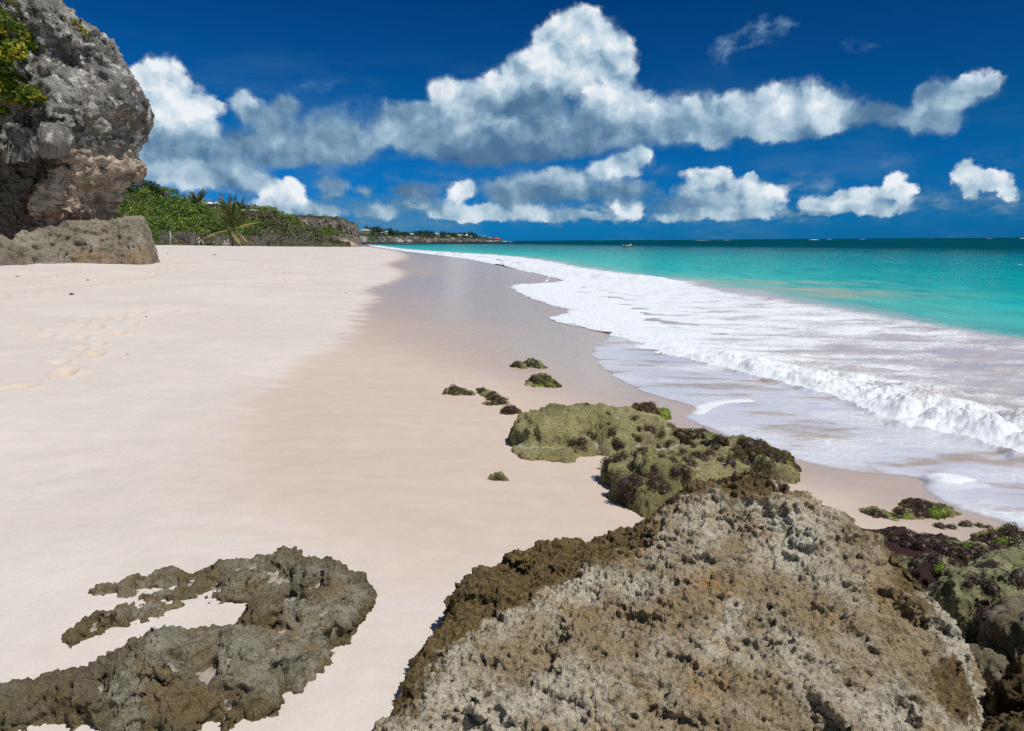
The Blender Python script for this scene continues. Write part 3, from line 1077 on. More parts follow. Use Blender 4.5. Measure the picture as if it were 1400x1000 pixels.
# ---- the big pale boulder in front of the camera
def big_boulder():
    top = [(505,1000,2.14),(545,930,2.34),(600,860,2.56),(640,778,2.82),(700,748,2.98),(770,740,3.05),(850,724,3.12),(900,692,3.15),(950,657,3.10),(1020,632,3.05),(1060,644,3.0),(1130,684,2.9),
           (1200,728,2.78),(1260,782,2.66),(1310,842,2.52),(1330,905,2.36),(1332,1000,2.14)]
    T = np.array([at_y(np.array(a), np.array(b), c) for a, b, c in top])
    ctrl = [tuple(p) for p in T]
    mid = [(560,985,2.10),(640,960,2.14),(640,870,2.48),(700,828,2.62),(760,800,2.73),(850,742,2.95),(700,790,2.84),(640,830,2.66),(760,770,2.88),(700,765,2.95),(800,752,2.98),
           (750,900,2.36),(850,850,2.48),(900,780,2.70),(950,720,2.87),(1020,665,2.97),(1000,760,2.72),(1080,720,2.78),(1150,780,2.60),(1050,850,2.45),(900,930,2.24),(1200,850,2.44),(1250,900,2.34),
           (700,1000,2.06),(850,1000,2.06),(1000,1000,2.07),(1150,1000,2.08),(1280,1000,2.12),(1150,930,2.26),(1010,930,2.24)]
    for a, b, c in mid:
        ctrl.append(tuple(at_y(np.array(a), np.array(b), c)))
    for xx in (-0.5, 0.1, 0.6, 1.1, 1.5):
        ctrl.append((xx, 1.75, 0.10))
        ctrl.append((xx, 1.45, -0.12))
    x = np.arange(-0.95, 2.45, 0.0050)
    y = np.arange(1.25, 3.65, 0.0050)
    X, Y = np.meshgrid(x, y)
    P0 = np.stack([X.ravel(), Y.ravel(), 0 * X.ravel()], 1)
    Z = rbf(ctrl, X, Y, 0.05, 2e-3)
    rim = np.concatenate([[(-0.55, 1.25)], T[:, :2], [(1.5, 1.25)]])
    dr = seg_dist(X, Y, rim)
    dr = np.where(inside(X, Y, [tuple(q) for q in rim]), -dr, dr) + (0.02 * fbm(P0 * 5, 3)).reshape(X.shape)
    over = np.clip(dr + 0.03, 0, None)                     # sides fall away steeply outside the rim
    Z = np.minimum(Z, 1.0) - (over ** 2 / (over + 0.05)) * 3.0
    P = np.stack([X, Y, np.maximum(Z, -0.3)], -1)
    # fracture planes running down to the right give the face its ledges
    s = X * 0.55 + Y * 0.75 + Z * 0.3
    P = roughen(P, [((1.7, 2.3, 2.0), 0.050, 3, False, 4.0), ((4.2, 8.0, 6.0), 0.010, 4, True, 1.0)])
    nn0 = grid_normals(np.stack([blur(P[..., i], 10) for i in range(3)], -1))
    pf = P.reshape(-1, 3)
    fa = 0.018 * facets(pf * np.float32([3.2, 4.6, 4.6]), 1) + 0.0085 * facets(pf * np.float32([9, 12, 12]), 2) + 0.0062 * facets(pf * np.float32(26), 3)
    P = P + nn0 * fa.reshape(X.shape)[..., None]
    st = fbm(np.stack([s.ravel() * 8, X.ravel() * 1.6, Z.ravel() * 2], 1), 4, 0.6).reshape(X.shape)
    P = P + grid_normals(np.stack([blur(P[..., i], 8) for i in range(3)], -1)) * (0.010 * np.sign(st) * np.abs(st) ** 0.6)[..., None]
    # a few long fractures where slabs have broken off, each leaving a shadowed step
    nn = grid_normals(np.stack([blur(P[..., i], 8) for i in range(3)], -1))
    wob = (0.07 * fbm(P.reshape(-1, 3) * np.float32(4.5), 4, 0.6)).reshape(X.shape)
    for (ax, ay), (bx, by), depth, reach in (((790,955),(960,985),.075,.5),((1110,905),(1190,965),.06,.4),((640,915),(735,990),.05,.4),((700,925),(760,945),.04,.3)):
        A2 = at_z(np.array(float(ax)), np.array(float(ay)), 0.52)[:2]
        B2 = at_z(np.array(float(bx)), np.array(float(by)), 0.52)[:2]
        t2 = (B2 - A2) / np.linalg.norm(B2 - A2)
        al2 = (X - A2[0]) * t2[0] + (Y - A2[1]) * t2[1]
        ac = -(X - A2[0]) * t2[1] + (Y - A2[1]) * t2[0] + wob
        L2 = np.linalg.norm(B2 - A2)
        m2 = sstep(-0.10, 0.06, al2) * sstep(L2 + 0.10, L2 - 0.06, al2)
        prof = np.where(ac > 0, np.exp(-ac / (reach * 0.35)), -np.exp(ac / (reach * 0.22)))     # lip above, hollow beneath
        P = P + nn * (depth * 0.62 * prof * m2 * sstep(0, 0.012, np.abs(ac)))[..., None]
    P = pits(P, (5, 8, 7), 0.030, 0.42, 3.0)
    P = pits(P, (17, 23, 19), 0.016, 0.30, 5.0)
    P = pits(P, (42, 48, 46), 0.012, 0.16, 8.0)
    fine = fbm(P.reshape(-1, 3) * np.float32(30), 4, 0.7).reshape(X.shape)
    P = P + grid_normals(np.stack([blur(P[..., i], 6) for i in range(3)], -1)) * (0.0085 * fine)[..., None]
    # brown algae on the lower ledge, the crest and the seaward flank
    ledge = px_line([(560,905),(600,868),(700,822),(760,797),(850,738),(930,690),(1000,655)], 0.62)
    L = np.array([at_y(np.array(a), np.array(b), c)[:2] for a, b, c in ((545,935,2.2),(600,875,2.42),(700,826,2.58),(760,800,2.70),(850,742,2.95),(930,688,3.03),(1000,655,3.02),(1060,655,2.98),(1130,695,2.86),(1250,790,2.6))])
    dl = seg_dist(X, Y, L)
    left = inside(X, Y, [(-2, 1.0)] + [tuple(q) for q in L] + [(3, 2.8), (3, 5), (-2, 5)])
    crust = np.where(left, 0.35 + dl / 0.12, 0.55 - dl / 0.42)
    crust = np.clip(crust, -0.35, 0.95)
    pk = at_y(np.array(1030.), np.array(640.), 3.05)[:2]
    crust = np.maximum(crust, 0.95 - np.hypot((X - pk[0]) * 0.6, Y - pk[1]) / 0.34)
    flank = np.array([at_y(np.array(a), np.array(b), c)[:2] for a, b, c in ((1200,728,2.78),(1260,782,2.64),(1310,842,2.46),(1330,905,2.25),(1332,1000,1.98))])
    crust = np.maximum(crust, 0.40 - seg_dist(X, Y, flank) / 0.25)
    crust += 0.55 * fbm(P.reshape(-1, 3) * [2.2, 2.2, 2.2], 4).reshape(X.shape)
    o = rock_from_grid('boulder', P, MAT_BOULDER, crust, 0.0, (0.95, 2.3, 0.0),
                       'huge pale pitted limestone boulder with a brown algae ledge, largest rock on the beach')
    return o


BOULDER = big_boulder()


def sea_snails(rock):
    m, g = new_mat('snail_shell')
    c = g.mix(g.noise(g.obj(), 90, 3, 0.6), (0.025, 0.026, 0.03), (0.075, 0.075, 0.08))
    finish(m, g, c, 0.5)
    proto = None
    for px, py, s, lab in ((985, 817, 0.022, 'dark sea snail on the middle of the boulder face, uppermost of four'), (1157, 846, 0.020, 'dark round sea snail on the tan side of the boulder face'),
                           (960, 925, 0.019, 'brownish sea snail low on the middle of the boulder face'), (640, 985, 0.020, 'dark sea snail at the shaded lower end of the boulder')):
        d = Vector(pix_ray(px, py)).normalized()
        ok, p, n, _ = rock.ray_cast(Vector((0, 0, CAM_Z)) - rock.location, d)
        if not ok:
            continue
        p = p + rock.location
        if proto is None:
            V, F = [], []
            K, Mm = 40, 10
            for i in range(K + 1):                       # coiled shell: a tube that winds in as it rises
                t = i / K
                a = t * 2 * math.pi * 2.6
                rr = 0.62 * (1 - t) ** 1.15
                tr = 0.52 * (1 - t) ** 1.0 + 0.02
                cx, cy, cz = rr * math.cos(a), rr * math.sin(a), 0.35 + 0.9 * t
                for j in range(Mm):
                    b = 2 * math.pi * j / Mm
                    V.append((cx + tr * math.cos(b) * math.cos(a), cy + tr * math.cos(b) * math.sin(a), cz + tr * math.sin(b)))
            F = np.array([[i * Mm + j, i * Mm + (j + 1) % Mm, (i + 1) * Mm + (j + 1) % Mm, (i + 1) * Mm + j] for i in range(K) for j in range(Mm)])
            o = proto = mesh_obj('sea_snail', V, F, m)
        else:
            o = proto.copy()
            COL.objects.link(o)
        o.location = p
        o.scale = (s * 0.8,) * 3
        o.rotation_euler = (0.5, random.uniform(-0.5, 0.5), random.uniform(0, 6))
        tag(o, lab, 'snail', 'sea snails on the boulder')


sea_snails(BOULDER)


# ---- low rocks drawn as overlapping humps: (px, py on the sand, radius m, height m)
def hump_rock(name, strokes, cell, mat, label, layers, crust_fn=None, power=3.0, pit=None, cut=None, cat='rock', group=None, margin=0.06, facet=None):
    segs = []
    for st in strokes:
        pts = np.array([(a, b) for a, b, _, _ in st], float)
        W3 = at_sand(pts[:, 0], pts[:, 1])
        segs.append([(W3[i, 0], W3[i, 1], st[i][2], st[i][3]) for i in range(len(st))])
    allp = np.array([q for s in segs for q in s])
    pad = allp[:, 2].max() * 1.3
    x = np.arange(allp[:, 0].min() - pad, allp[:, 0].max() + pad, cell)
    y = np.arange(allp[:, 1].min() - pad, allp[:, 1].max() + pad, cell)
    X, Y = np.meshgrid(x, y)
    P0 = np.stack([X.ravel(), Y.ravel(), np.zeros(X.size)], 1)
    r0 = allp[:, 2].max()
    wx = (fbm(P0 * (1.3 / r0), 4) * 0.22 * r0).reshape(X.shape)
    wy = (fbm(P0 * (1.3 / r0) + 31, 4) * 0.22 * r0).reshape(X.shape)
    H = np.full(X.shape, -0.5)
    for s in segs:
        if len(s) == 1:
            s = [s[0], (s[0][0] + 1e-3, *s[0][1:])]
        for a, b in zip(s[:-1], s[1:]):
            vx, vy = b[0] - a[0], b[1] - a[1]
            t = np.clip(((X + wx - a[0]) * vx + (Y + wy - a[1]) * vy) / (vx * vx + vy * vy + 1e-12), 0, 1)
            d = np.hypot(X + wx - a[0] - t * vx, Y + wy - a[1] - t * vy)
            r = a[2] + (b[2] - a[2]) * t
            h = a[3] + (b[3] - a[3]) * t
            hh = h * (1 - (d / r) ** power)
            k = 0.14 * np.maximum(h, 0.04)                 # rounded union
            e = np.clip(0.5 + 0.5 * (hh - H) / k, 0, 1)
            H = H + (hh - H) * e + k * e * (1 - e)
    base = sand_z(X, Y)
    P = np.stack([X, Y, base + np.maximum(H, -0.25)], -1)
    P = roughen(P, layers)
    if facet:
        nn = grid_normals(np.stack([blur(P[..., i], 6) for i in range(3)], -1))
        for k, (fs, am) in enumerate(facet):
            P = P + nn * (am * facets(P.reshape(-1, 3) * np.float32(fs), 10 + k)).reshape(X.shape)[..., None]
    if pit:
        for q in pit:
            P = pits(P, *q)
    cr = crust_fn(X, Y, P, H) if crust_fn else np.zeros(X.shape)
    loc = (float(allp[:, 0].mean()), float(allp[:, 1].mean()), float(sand_z(allp[:, 0].mean(), allp[:, 1].mean())))
    return rock_from_grid(name, P, mat, cr, base, loc, label, cat, group, margin)


def n_of(P, sc, o=3):
    return fbm(P.reshape(-1, 3) * np.float32(sc), o).reshape(P.shape[:2])


# sand-swept slab on the dry sand
SLAB = hump_rock('reef_slab', [
    [(-60,972,0.09,0.05),(20,966,0.10,0.06),(90,962,0.11,0.08),(130,966,0.13,0.11),(190,950,0.18,0.18),(260,938,0.20,0.21),(330,936,0.20,0.21),(380,920,0.17,0.16),(412,905,0.12,0.11)],
    [(130,972,0.12,0.11),(250,972,0.12,0.13),(345,964,0.12,0.13)],
    [(385,895,0.13,0.12),(440,868,0.16,0.18),(456,832,0.19,0.19),(430,800,0.18,0.15),(385,786,0.14,0.11),(335,789,0.11,0.07),(285,795,0.10,0.055),(230,801,0.09,0.045),(185,807,0.075,0.03),(150,810,0.05,0.015)],
    [(415,826,0.14,0.09),(355,808,0.14,0.07),(300,811,0.115,0.05),(245,821,0.09,0.04),(195,835,0.075,0.035),(150,852,0.06,0.035),(105,874,0.045,0.02)],
    [(420,850,0.15,0.11),(370,852,0.12,0.09),(340,862,0.09,0.06)],
    [(390,768,0.09,0.08),(365,770,0.08,0.07)],
    [(330,798,0.10,0.05),(265,806,0.09,0.042),(215,817,0.07,0.03)],
 ], 0.0055, MAT_SLAB, 'low dark weathered reef slab with pockets of sand, lying on the dry sand',
 [((2.5, 2.5, 2.5), 0.05, 3, False, 3.0), ((7, 7, 7), 0.020, 4, False, 5.0), ((20, 20, 20), 0.008, 3, True, 1.0), ((45, 45, 45), 0.007, 2, False, 2.0)],
 lambda X, Y, P, H: 0.02 + 0.45 * sstep(0.14, 0.02, H) + 0.6 * n_of(P, 2.6), 2.6,
 [((9, 9, 9), 0.025, 0.3, 1.0), ((26, 26, 26), 0.012, 0.2, 4.0)], facet=[(5, 0.020), (14, 0.008), (34, 0.004)])


# green algae-covered outcrop beyond the boulder
def green_crust(X, Y, P, H):
    seaward = at_sand(np.array([930.0]), np.array([640.0]))[0]
    k = sstep(-0.7, 0.9, (X - seaward[0]) * 0.8 - (Y - seaward[1]) * 0.25)
    return -0.30 + 0.55 * k + 0.9 * n_of(P, 2.4, 4)


OUTCROP = hump_rock('green_outcrop', [
    [(748,608,0.36,0.28),(800,604,0.44,0.32),(860,606,0.42,0.27),(912,610,0.32,0.17),(960,614,0.26,0.13)],
    [(722,620,0.14,0.05),(765,626,0.15,0.06)],
    [(845,664,0.14,0.16),(880,662,0.20,0.22),(915,672,0.24,0.24),(960,660,0.24,0.18),(995,650,0.22,0.16)],
    [(880,630,0.26,0.09),(930,634,0.28,0.11),(985,628,0.26,0.13),(1030,630,0.22,0.14),(1052,640,0.18,0.12)],
    [(862,684,0.15,0.14),(895,698,0.16,0.14)],
    [(1050,645,0.16,0.12),(1068,652,0.12,0.08)],
 ], 0.011, MAT_GREEN, 'green algae covered rock outcrop dotted with dark seaweed tufts, behind the huge boulder',
 [((1.4, 1.4, 1.4), 0.05, 3, False, 2.0), ((4, 4, 4), 0.016, 4, True, 4.0), ((12, 12, 12), 0.011, 4, True, 7.0), ((35, 35, 35), 0.007, 3, False, 8.0)],
 green_crust, 4.5, [((5, 5, 5), 0.04, 0.3, 3.0)], facet=[(2.6, 0.035), (8, 0.009), (20, 0.005)])


def tufts_on(rock, spots, mats, name='seaweed_tuft'):
    for i, (px, py, r, mi) in enumerate(spots):
        d = Vector(pix_ray(px, py)).normalized()
        ok, p, n, _ = rock.ray_cast(Vector((0, 0, CAM_Z)) - rock.location, d)
        if not ok or p.length > 6:
            continue
        tuft(rock, p + rock.location - n * r * 0.25, r, mats[mi], i % 3, name, 0.7, n)


OM = [MAT_WEED, MAT_WEED_RED, MAT_WEED_GREEN, MAT_WEED_OLIVE]
tufts_on(OUTCROP, [
    (795,603,.055,0),(797,612,.05,0),(808,598,.04,0),(814,596,.04,0),(822,584,.03,0),(832,579,.03,0),(838,591,.045,0),(845,606,.055,0),(849,609,.045,0),(832,567,.025,0),(802,553,.03,0),
    (868,572,.05,3),(865,595,.03,0),(874,600,.035,0),(878,616,.05,0),(888,588,.06,0),(902,593,.06,3),(915,583,.08,3),(920,578,.09,0),(930,590,.05,0),(880,620,.04,0),
    (820,625,.06,0),(835,632,.08,0),(850,628,.08,0),(862,640,.06,0),(828,640,.05,0),(845,650,.06,3),(868,655,.05,0),(858,668,.10,1),(862,676,.08,1),(850,682,.05,1),(870,660,.06,1),
    (893,655,.08,0),(890,662,.09,0),(903,670,.06,0),(910,664,.05,1),(930,600,.09,0),(945,592,.09,0),(955,598,.09,0),(962,590,.06,0),(940,606,.07,0),(965,606,.05,0),
    (985,600,.07,0),(978,612,.05,1),(995,606,.06,0),(1005,616,.07,1),(1012,606,.05,0),(1025,606,.07,0),(1038,606,.07,1),(1048,614,.07,0),(1056,622,.07,0),(1066,630,.06,1),(1030,620,.06,0),
    (950,622,.05,1),(960,628,.06,1),(970,620,.05,1),(945,635,.06,1),(935,642,.05,0),(985,630,.05,0),(1000,634,.06,1),(1020,634,.05,0),(920,630,.05,0),(905,624,.045,0),(895,640,.04,0),(1078,634,.04,2),
    (900,610,.035,0),(915,604,.04,0),(935,618,.045,1),(950,612,.05,0),(925,645,.05,1),(940,652,.05,0),(1040,632,.06,3),(1055,636,.06,3),
], OM)

# small weedy stones on the wet sand, each its own
SMALL_LAYERS = [((6, 6, 6), 0.03, 3, False, 1.0), ((18, 18, 18), 0.022, 3, False, 4.0), ((50, 50, 50), 0.010, 2, False, 2.0)]


def small_rock(name, strokes, mat, label, tufts, crust=0.5, layers=None, cell=0.009, margin=0.04, mats=OM, power=2.2):
    strokes = [[(a, b, r, h * 0.72) for a, b, r, h in st] for st in strokes]
    tufts = [(a, b + 1.5, r * 0.8, k) for a, b, r, k in tufts]
    o = hump_rock(name, strokes, cell, mat, label, layers or SMALL_LAYERS, lambda X, Y, P, H: crust + 0.9 * n_of(P, 6.0), power, margin=margin)
    tufts_on(o, tufts, mats)
    return o


small_rock('weedy_stone', [[(885,572,0.14,0.16),(905,570,0.12,0.14)],[(866,562,0.10,0.08),(885,560,0.12,0.12)]], MAT_BROWN, 'dark weedy stone with bright green sea lettuce on its end, beside the green outcrop',
           [(906,556,.10,2),(910,564,.09,2),(905,570,.08,2),(900,550,.06,2),(868,552,.06,0),(876,546,.05,3),(880,556,.09,0),(890,553,.09,0),(862,554,.05,0),(895,562,.08,0),(885,564,.07,0),(874,560,.07,0)], 0.8)
small_rock('weedy_stone', [[(730,527,0.12,0.05),(742,524,0.2,0.16),(752,527,0.15,0.07)]], MAT_GREEN, 'round olive weed covered stone standing apart on the wet sand, upshore of the outcrop',
           [(738,518,.13,3),(745,520,.13,3),(733,522,.10,0),(726,520,.07,0),(752,524,.10,2),(742,527,.09,2),(758,527,.05,2),(747,516,.09,0),(730,516,.06,3)], 0.4)
small_rock('weedy_stone', [[(722,501,0.10,0.09),(730,499,0.14,0.14),(738,502,0.12,0.05)]], MAT_GREEN, 'small dark peaked weedy stone, one of two farthest out on the wet sand',
           [(728,496,.09,3),(731,495,.08,0),(736,500,.08,3),(740,503,.06,2)], 0.5)
small_rock('weedy_stone', [[(704,501,0.10,0.07),(710,500,0.13,0.09),(715,503,0.08,0.03)]], MAT_GREEN, 'smallest low weedy stone, next to the small peaked stone on the wet sand',
           [(705,498,.07,0),(710,500,.07,3),(714,502,.05,2),(708,497,.06,0)], 0.5)
small_rock('weedy_stone', [[(610,538,0.07,0.05),(620,537,0.13,0.10),(634,538,0.12,0.06)]], MAT_GREEN, 'low olive weedy stone lying farthest up the beach on the wet sand',
           [(622,531,.09,0),(630,534,.08,3),(615,535,.07,3),(608,538,.05,1),(625,538,.08,3),(636,536,.06,3)], 0.1)
small_rock('weedy_stone', [[(655,533,0.05,0.04),(668,540,0.10,0.07),(680,547,0.11,0.08),(686,552,0.08,0.05)],[(668,553,0.07,0.03),(676,553,0.07,0.03)]], MAT_GREEN, 'long thin ragged weedy stone between the low olive stone and the brown tuft',
           [(672,538,.07,0),(678,543,.07,0),(684,548,.07,1),(670,544,.06,3),(676,550,.06,3),(669,552,.05,3),(658,532,.06,3),(690,549,.04,1)], 0.5)
small_rock('weedy_stone', [[(690,567,0.07,0.06),(698,566,0.10,0.11)]], MAT_BROWN, 'little dark brown weed tufted stone near the corner of the green outcrop',
           [(696,561,.09,1),(700,563,.08,0),(691,564,.07,0),(698,566,.07,1)], 0.9)
small_rock('weedy_stone', [[(676,655,0.05,0.03),(684,654,0.06,0.05)]], MAT_GREEN, 'tiny lone green stone on smooth damp sand below the green outcrop',
           [(677,653,.04,3),(683,651,.04,3),(688,654,.03,3)], 0.2, cell=0.006)

# rocks on the seaward side of the boulder
RL = [((3, 3, 3), 0.05, 3, False, 1.0), ((9, 9, 9), 0.03, 4, False, 4.0), ((26, 26, 26), 0.011, 3, True, 2.0), ((60, 60, 60), 0.006, 2, False, 9.0)]
WEED_SLAB = hump_rock('weedy_slab', [
    [(1200,738,0.16,0.05),(1250,750,0.20,0.08),(1310,770,0.24,0.11),(1360,782,0.24,0.12)],
    [(1240,775,0.22,0.09),(1295,805,0.26,0.14)],
 ], 0.006, MAT_MAROON, 'low slab matted with dark maroon seaweed, wedged between boulder and wet sand', RL,
 lambda X, Y, P, H: 0.72 + 0.7 * n_of(P, 4.0, 4), 3.0)
tufts_on(WEED_SLAB, [(1225,735,.05,1),(1245,732,.06,1),(1265,740,.06,1),(1285,752,.06,1),(1300,758,.05,0),(1320,764,.06,1),(1255,752,.06,1),(1275,765,.06,1),(1240,745,.05,1),(1305,748,.05,0),(1325,748,.04,2),(1335,752,.05,1),
                     (1295,745,.05,3),(1310,775,.05,0),(1330,770,.04,3),(1282,778,.04,2),(1345,760,.05,1),(1215,728,.04,1)], OM)
GREEN_BLOCK = hump_rock('green_block', [
    [(1325,862,0.20,0.24),(1370,850,0.26,0.30),(1440,838,0.30,0.32)],
    [(1310,850,0.14,0.18),(1355,885,0.16,0.18)],
 ], 0.006, MAT_MAROON, 'pale green craggy block draped with dark maroon seaweed, above the dark gap', RL,
 lambda X, Y, P, H: -0.10 + 1.2 * n_of(P, 4.5, 4), 4.5)
tufts_on(GREEN_BLOCK, [(1335,795,.05,1),(1350,800,.05,1),(1362,806,.05,1),(1322,800,.04,1),(1395,792,.05,1),(1350,836,.05,1),(1362,842,.05,1),(1345,845,.045,1),(1368,832,.04,1)], OM)
EDGE_ROCK = hump_rock('weedy_mound', [[(1350,752,0.10,0.03),(1378,746,0.16,0.08),(1415,756,0.2,0.10)],[(1365,768,0.14,0.06),(1400,776,0.16,0.08)]], 0.007, MAT_GREEN,
                      'mound of yellow green and brown weed where the wash ends at the picture edge', RL, lambda X, Y, P, H: 0.35 + 0.9 * n_of(P, 5.0, 4), 2.6)
tufts_on(EDGE_ROCK, [(1380,725,.07,3),(1390,735,.08,0),(1370,728,.05,2),(1362,735,.06,1),(1375,745,.06,2),(1395,750,.08,3),(1385,755,.07,0),(1365,748,.05,2),(1352,742,.05,1),(1358,720,.05,3),(1380,715,.06,1)], OM)
small_rock('weedy_stone', [[(1205,703,0.10,0.025),(1225,708,0.08,0.03)],[(1245,704,0.12,0.04),(1262,698,0.16,0.09),(1285,700,0.10,0.05),(1296,701,0.06,0.02)]], MAT_GREEN,
           'flat weedy stone with lime green fringe on wet sand just beyond the huge boulder',
           [(1200,702,.05,1),(1208,708,.05,1),(1215,705,.045,2),(1222,710,.05,2),(1230,700,.04,1),(1247,694,.07,1),(1255,690,.07,1),(1262,692,.07,0),(1270,692,.06,1),(1255,700,.06,1),(1275,700,.06,2),(1283,700,.05,2),(1290,698,.05,2),
            (1240,708,.05,2),(1248,712,.045,2),(1280,692,.05,3),(1265,702,.05,0)], 0.6)
for pts, lab in (([(1285,721),(1300,722),(1316,719)], 'thin dark strand of seaweed on the sand between lime green stone and mound'), ([(1322,718),(1340,720),(1352,722)], 'short olive strand of seaweed beside the mound of weed')):
    root = None
    for i, (a, b) in enumerate(pts):
        p = at_sand(np.array(a), np.array(b))
        o = tuft(root, p, 0.045 - 0.008 * i, MAT_WEED_OLIVE if 'olive' in lab else MAT_WEED_RED, i, 'weed_strand' if root is None else 'frond_clump', 0.35)
        if root is None:
            root = o
            o.rotation_quaternion = (1, 0, 0, 0)
            o.scale = (1, 1, 1)
            o.data = o.data.copy()
            for v in o.data.vertices:
                v.co *= 0.045
            tag(o, lab, 'seaweed')
            bpy.context.view_layer.update()
hump_rock('yellow_stone', [[(1385,912,0.13,0.26),(1425,900,0.18,0.28)]], 0.006, MAT_SLAB, 'smooth yellow grey stone wedged above the brown barnacled rock', [((4, 4, 4), 0.04, 3, True, 1.0), ((16, 16, 16), 0.016, 3, False, 4.0), ((50, 50, 50), 0.006, 2, False, 4.0)],
          lambda X, Y, P, H: -0.1 + 0.5 * n_of(P, 5.0), 4.0)
hump_rock('grey_stone', [[(1345,922,0.11,0.10),(1365,914,0.10,0.12)]], 0.006, MAT_SLAB, 'small blue grey stone in the dark gap beside the huge boulder', [((5, 5, 5), 0.03, 3, True, 1.0), ((20, 20, 20), 0.012, 3, False, 4.0)],
          lambda X, Y, P, H: -0.3 + 0.2 * n_of(P, 5.0), 4.0)
hump_rock('barnacled_rock', [[(1405,1010,0.13,0.22),(1450,985,0.2,0.28)],[(1400,1080,0.15,0.22),(1460,1080,0.25,0.30)]], 0.0055, MAT_BROWN, 'dark golden brown barnacled rock in the bottom corner next to the huge boulder',
          [((3, 3, 3), 0.05, 3, False, 1.0), ((10, 10, 10), 0.028, 4, True, 4.0), ((28, 28, 28), 0.018, 3, False, 2.0), ((60, 60, 60), 0.007, 2, False, 9.0)],
          lambda X, Y, P, H: 0.4 + 0.9 * n_of(P, 5.0, 4), 3.5, [((12, 12, 12), 0.03, 0.14, 1.0), ((34, 34, 34), 0.012, 0.1, 4.0)])

# scraps on the dry sand
scrap = None
for a, b, s in ((293, 349, .16), (98, 403, .10), (24, 379, .10), (120, 384, .09), (473, 401, .07), (200, 434, .06), (174, 486, .05), (229, 347, .10), (818, 641, .02), (704, 569, .018)):
    p = at_sand(np.array(a), np.array(b))
    o = tuft(None, p, s * 0.6, MAT_WEED, 1, 'seaweed_scrap', 0.35)
    tag(o, 'small dark scrap of dried seaweed lying on the open pale sand', 'seaweed', 'seaweed scraps on the sand')

# ------------------------------------------------------------------ the cliff and the block fallen at its foot
def cliff_material():
    m, g = new_mat('weathered_coral_limestone')
    p = g.pos()
    n1 = g.noise(p, 0.35, 6, 0.62, dist=0.5)
    n2 = g.noise(p, 1.6, 7, 0.68)
    n3 = g.noise(p, 6.5, 6, 0.7)
    strata = g.noise(g.vec('MULTIPLY', p, (0.25, 0.25, 2.6)), 1.0, 5, 0.6)
    low = g.attr('fresh')               # unweathered buff rock low on the nose and where blocks fell away
    grey = g.mix(g.smooth(n1, 0.36, 0.64), (0.16, 0.155, 0.145), (0.38, 0.365, 0.34))
    grey = g.mix(g.smooth(n2, 0.52, 0.62), grey, (0.68, 0.66, 0.61))
    buff = g.mix(g.smooth(n2, 0.38, 0.62), (0.32, 0.25, 0.185), (0.62, 0.53, 0.43))
    buff = g.mix(g.smooth(n3, 0.55, 0.68), buff, (0.72, 0.66, 0.57))
    buff = g.mix(g.math('MULTIPLY', g.smooth(strata, 0.52, 0.64), 0.7), buff, (0.33, 0.165, 0.085))
    stain = g.noise(g.vec('MULTIPLY', p, (1.3, 1.3, 0.16)), 1.0, 5, 0.6)       # drip stains
    grey = g.mix(g.math('MULTIPLY', g.smooth(stain, 0.52, 0.64), 0.75), grey, (0.085, 0.07, 0.055))
    k = g.smooth(g.math('ADD', low, g.math('MULTIPLY', g.math('SUBTRACT', n2, 0.5), 1.3)), 0.35, 0.75)
    c = g.mix(k, grey, buff)
    c = g.mix(g.math('MULTIPLY', g.attr('undercut_shade'), g.smooth(n2, 0.25, 0.55)), c, g.mix(n3, (0.085, 0.075, 0.068), (0.21, 0.18, 0.14)))
    c = g.mix(g.math('MULTIPLY', g.smooth(n3, 0.56, 0.68), 0.7), c, (0.055, 0.05, 0.045))
    h = g.math('ADD', n3, g.math('MULTIPLY', g.noise(p, 22, 4, 0.7), 0.4))
    return finish(m, g, c, 0.9, g.bump(h, 0.9, 0.22), 0.2)


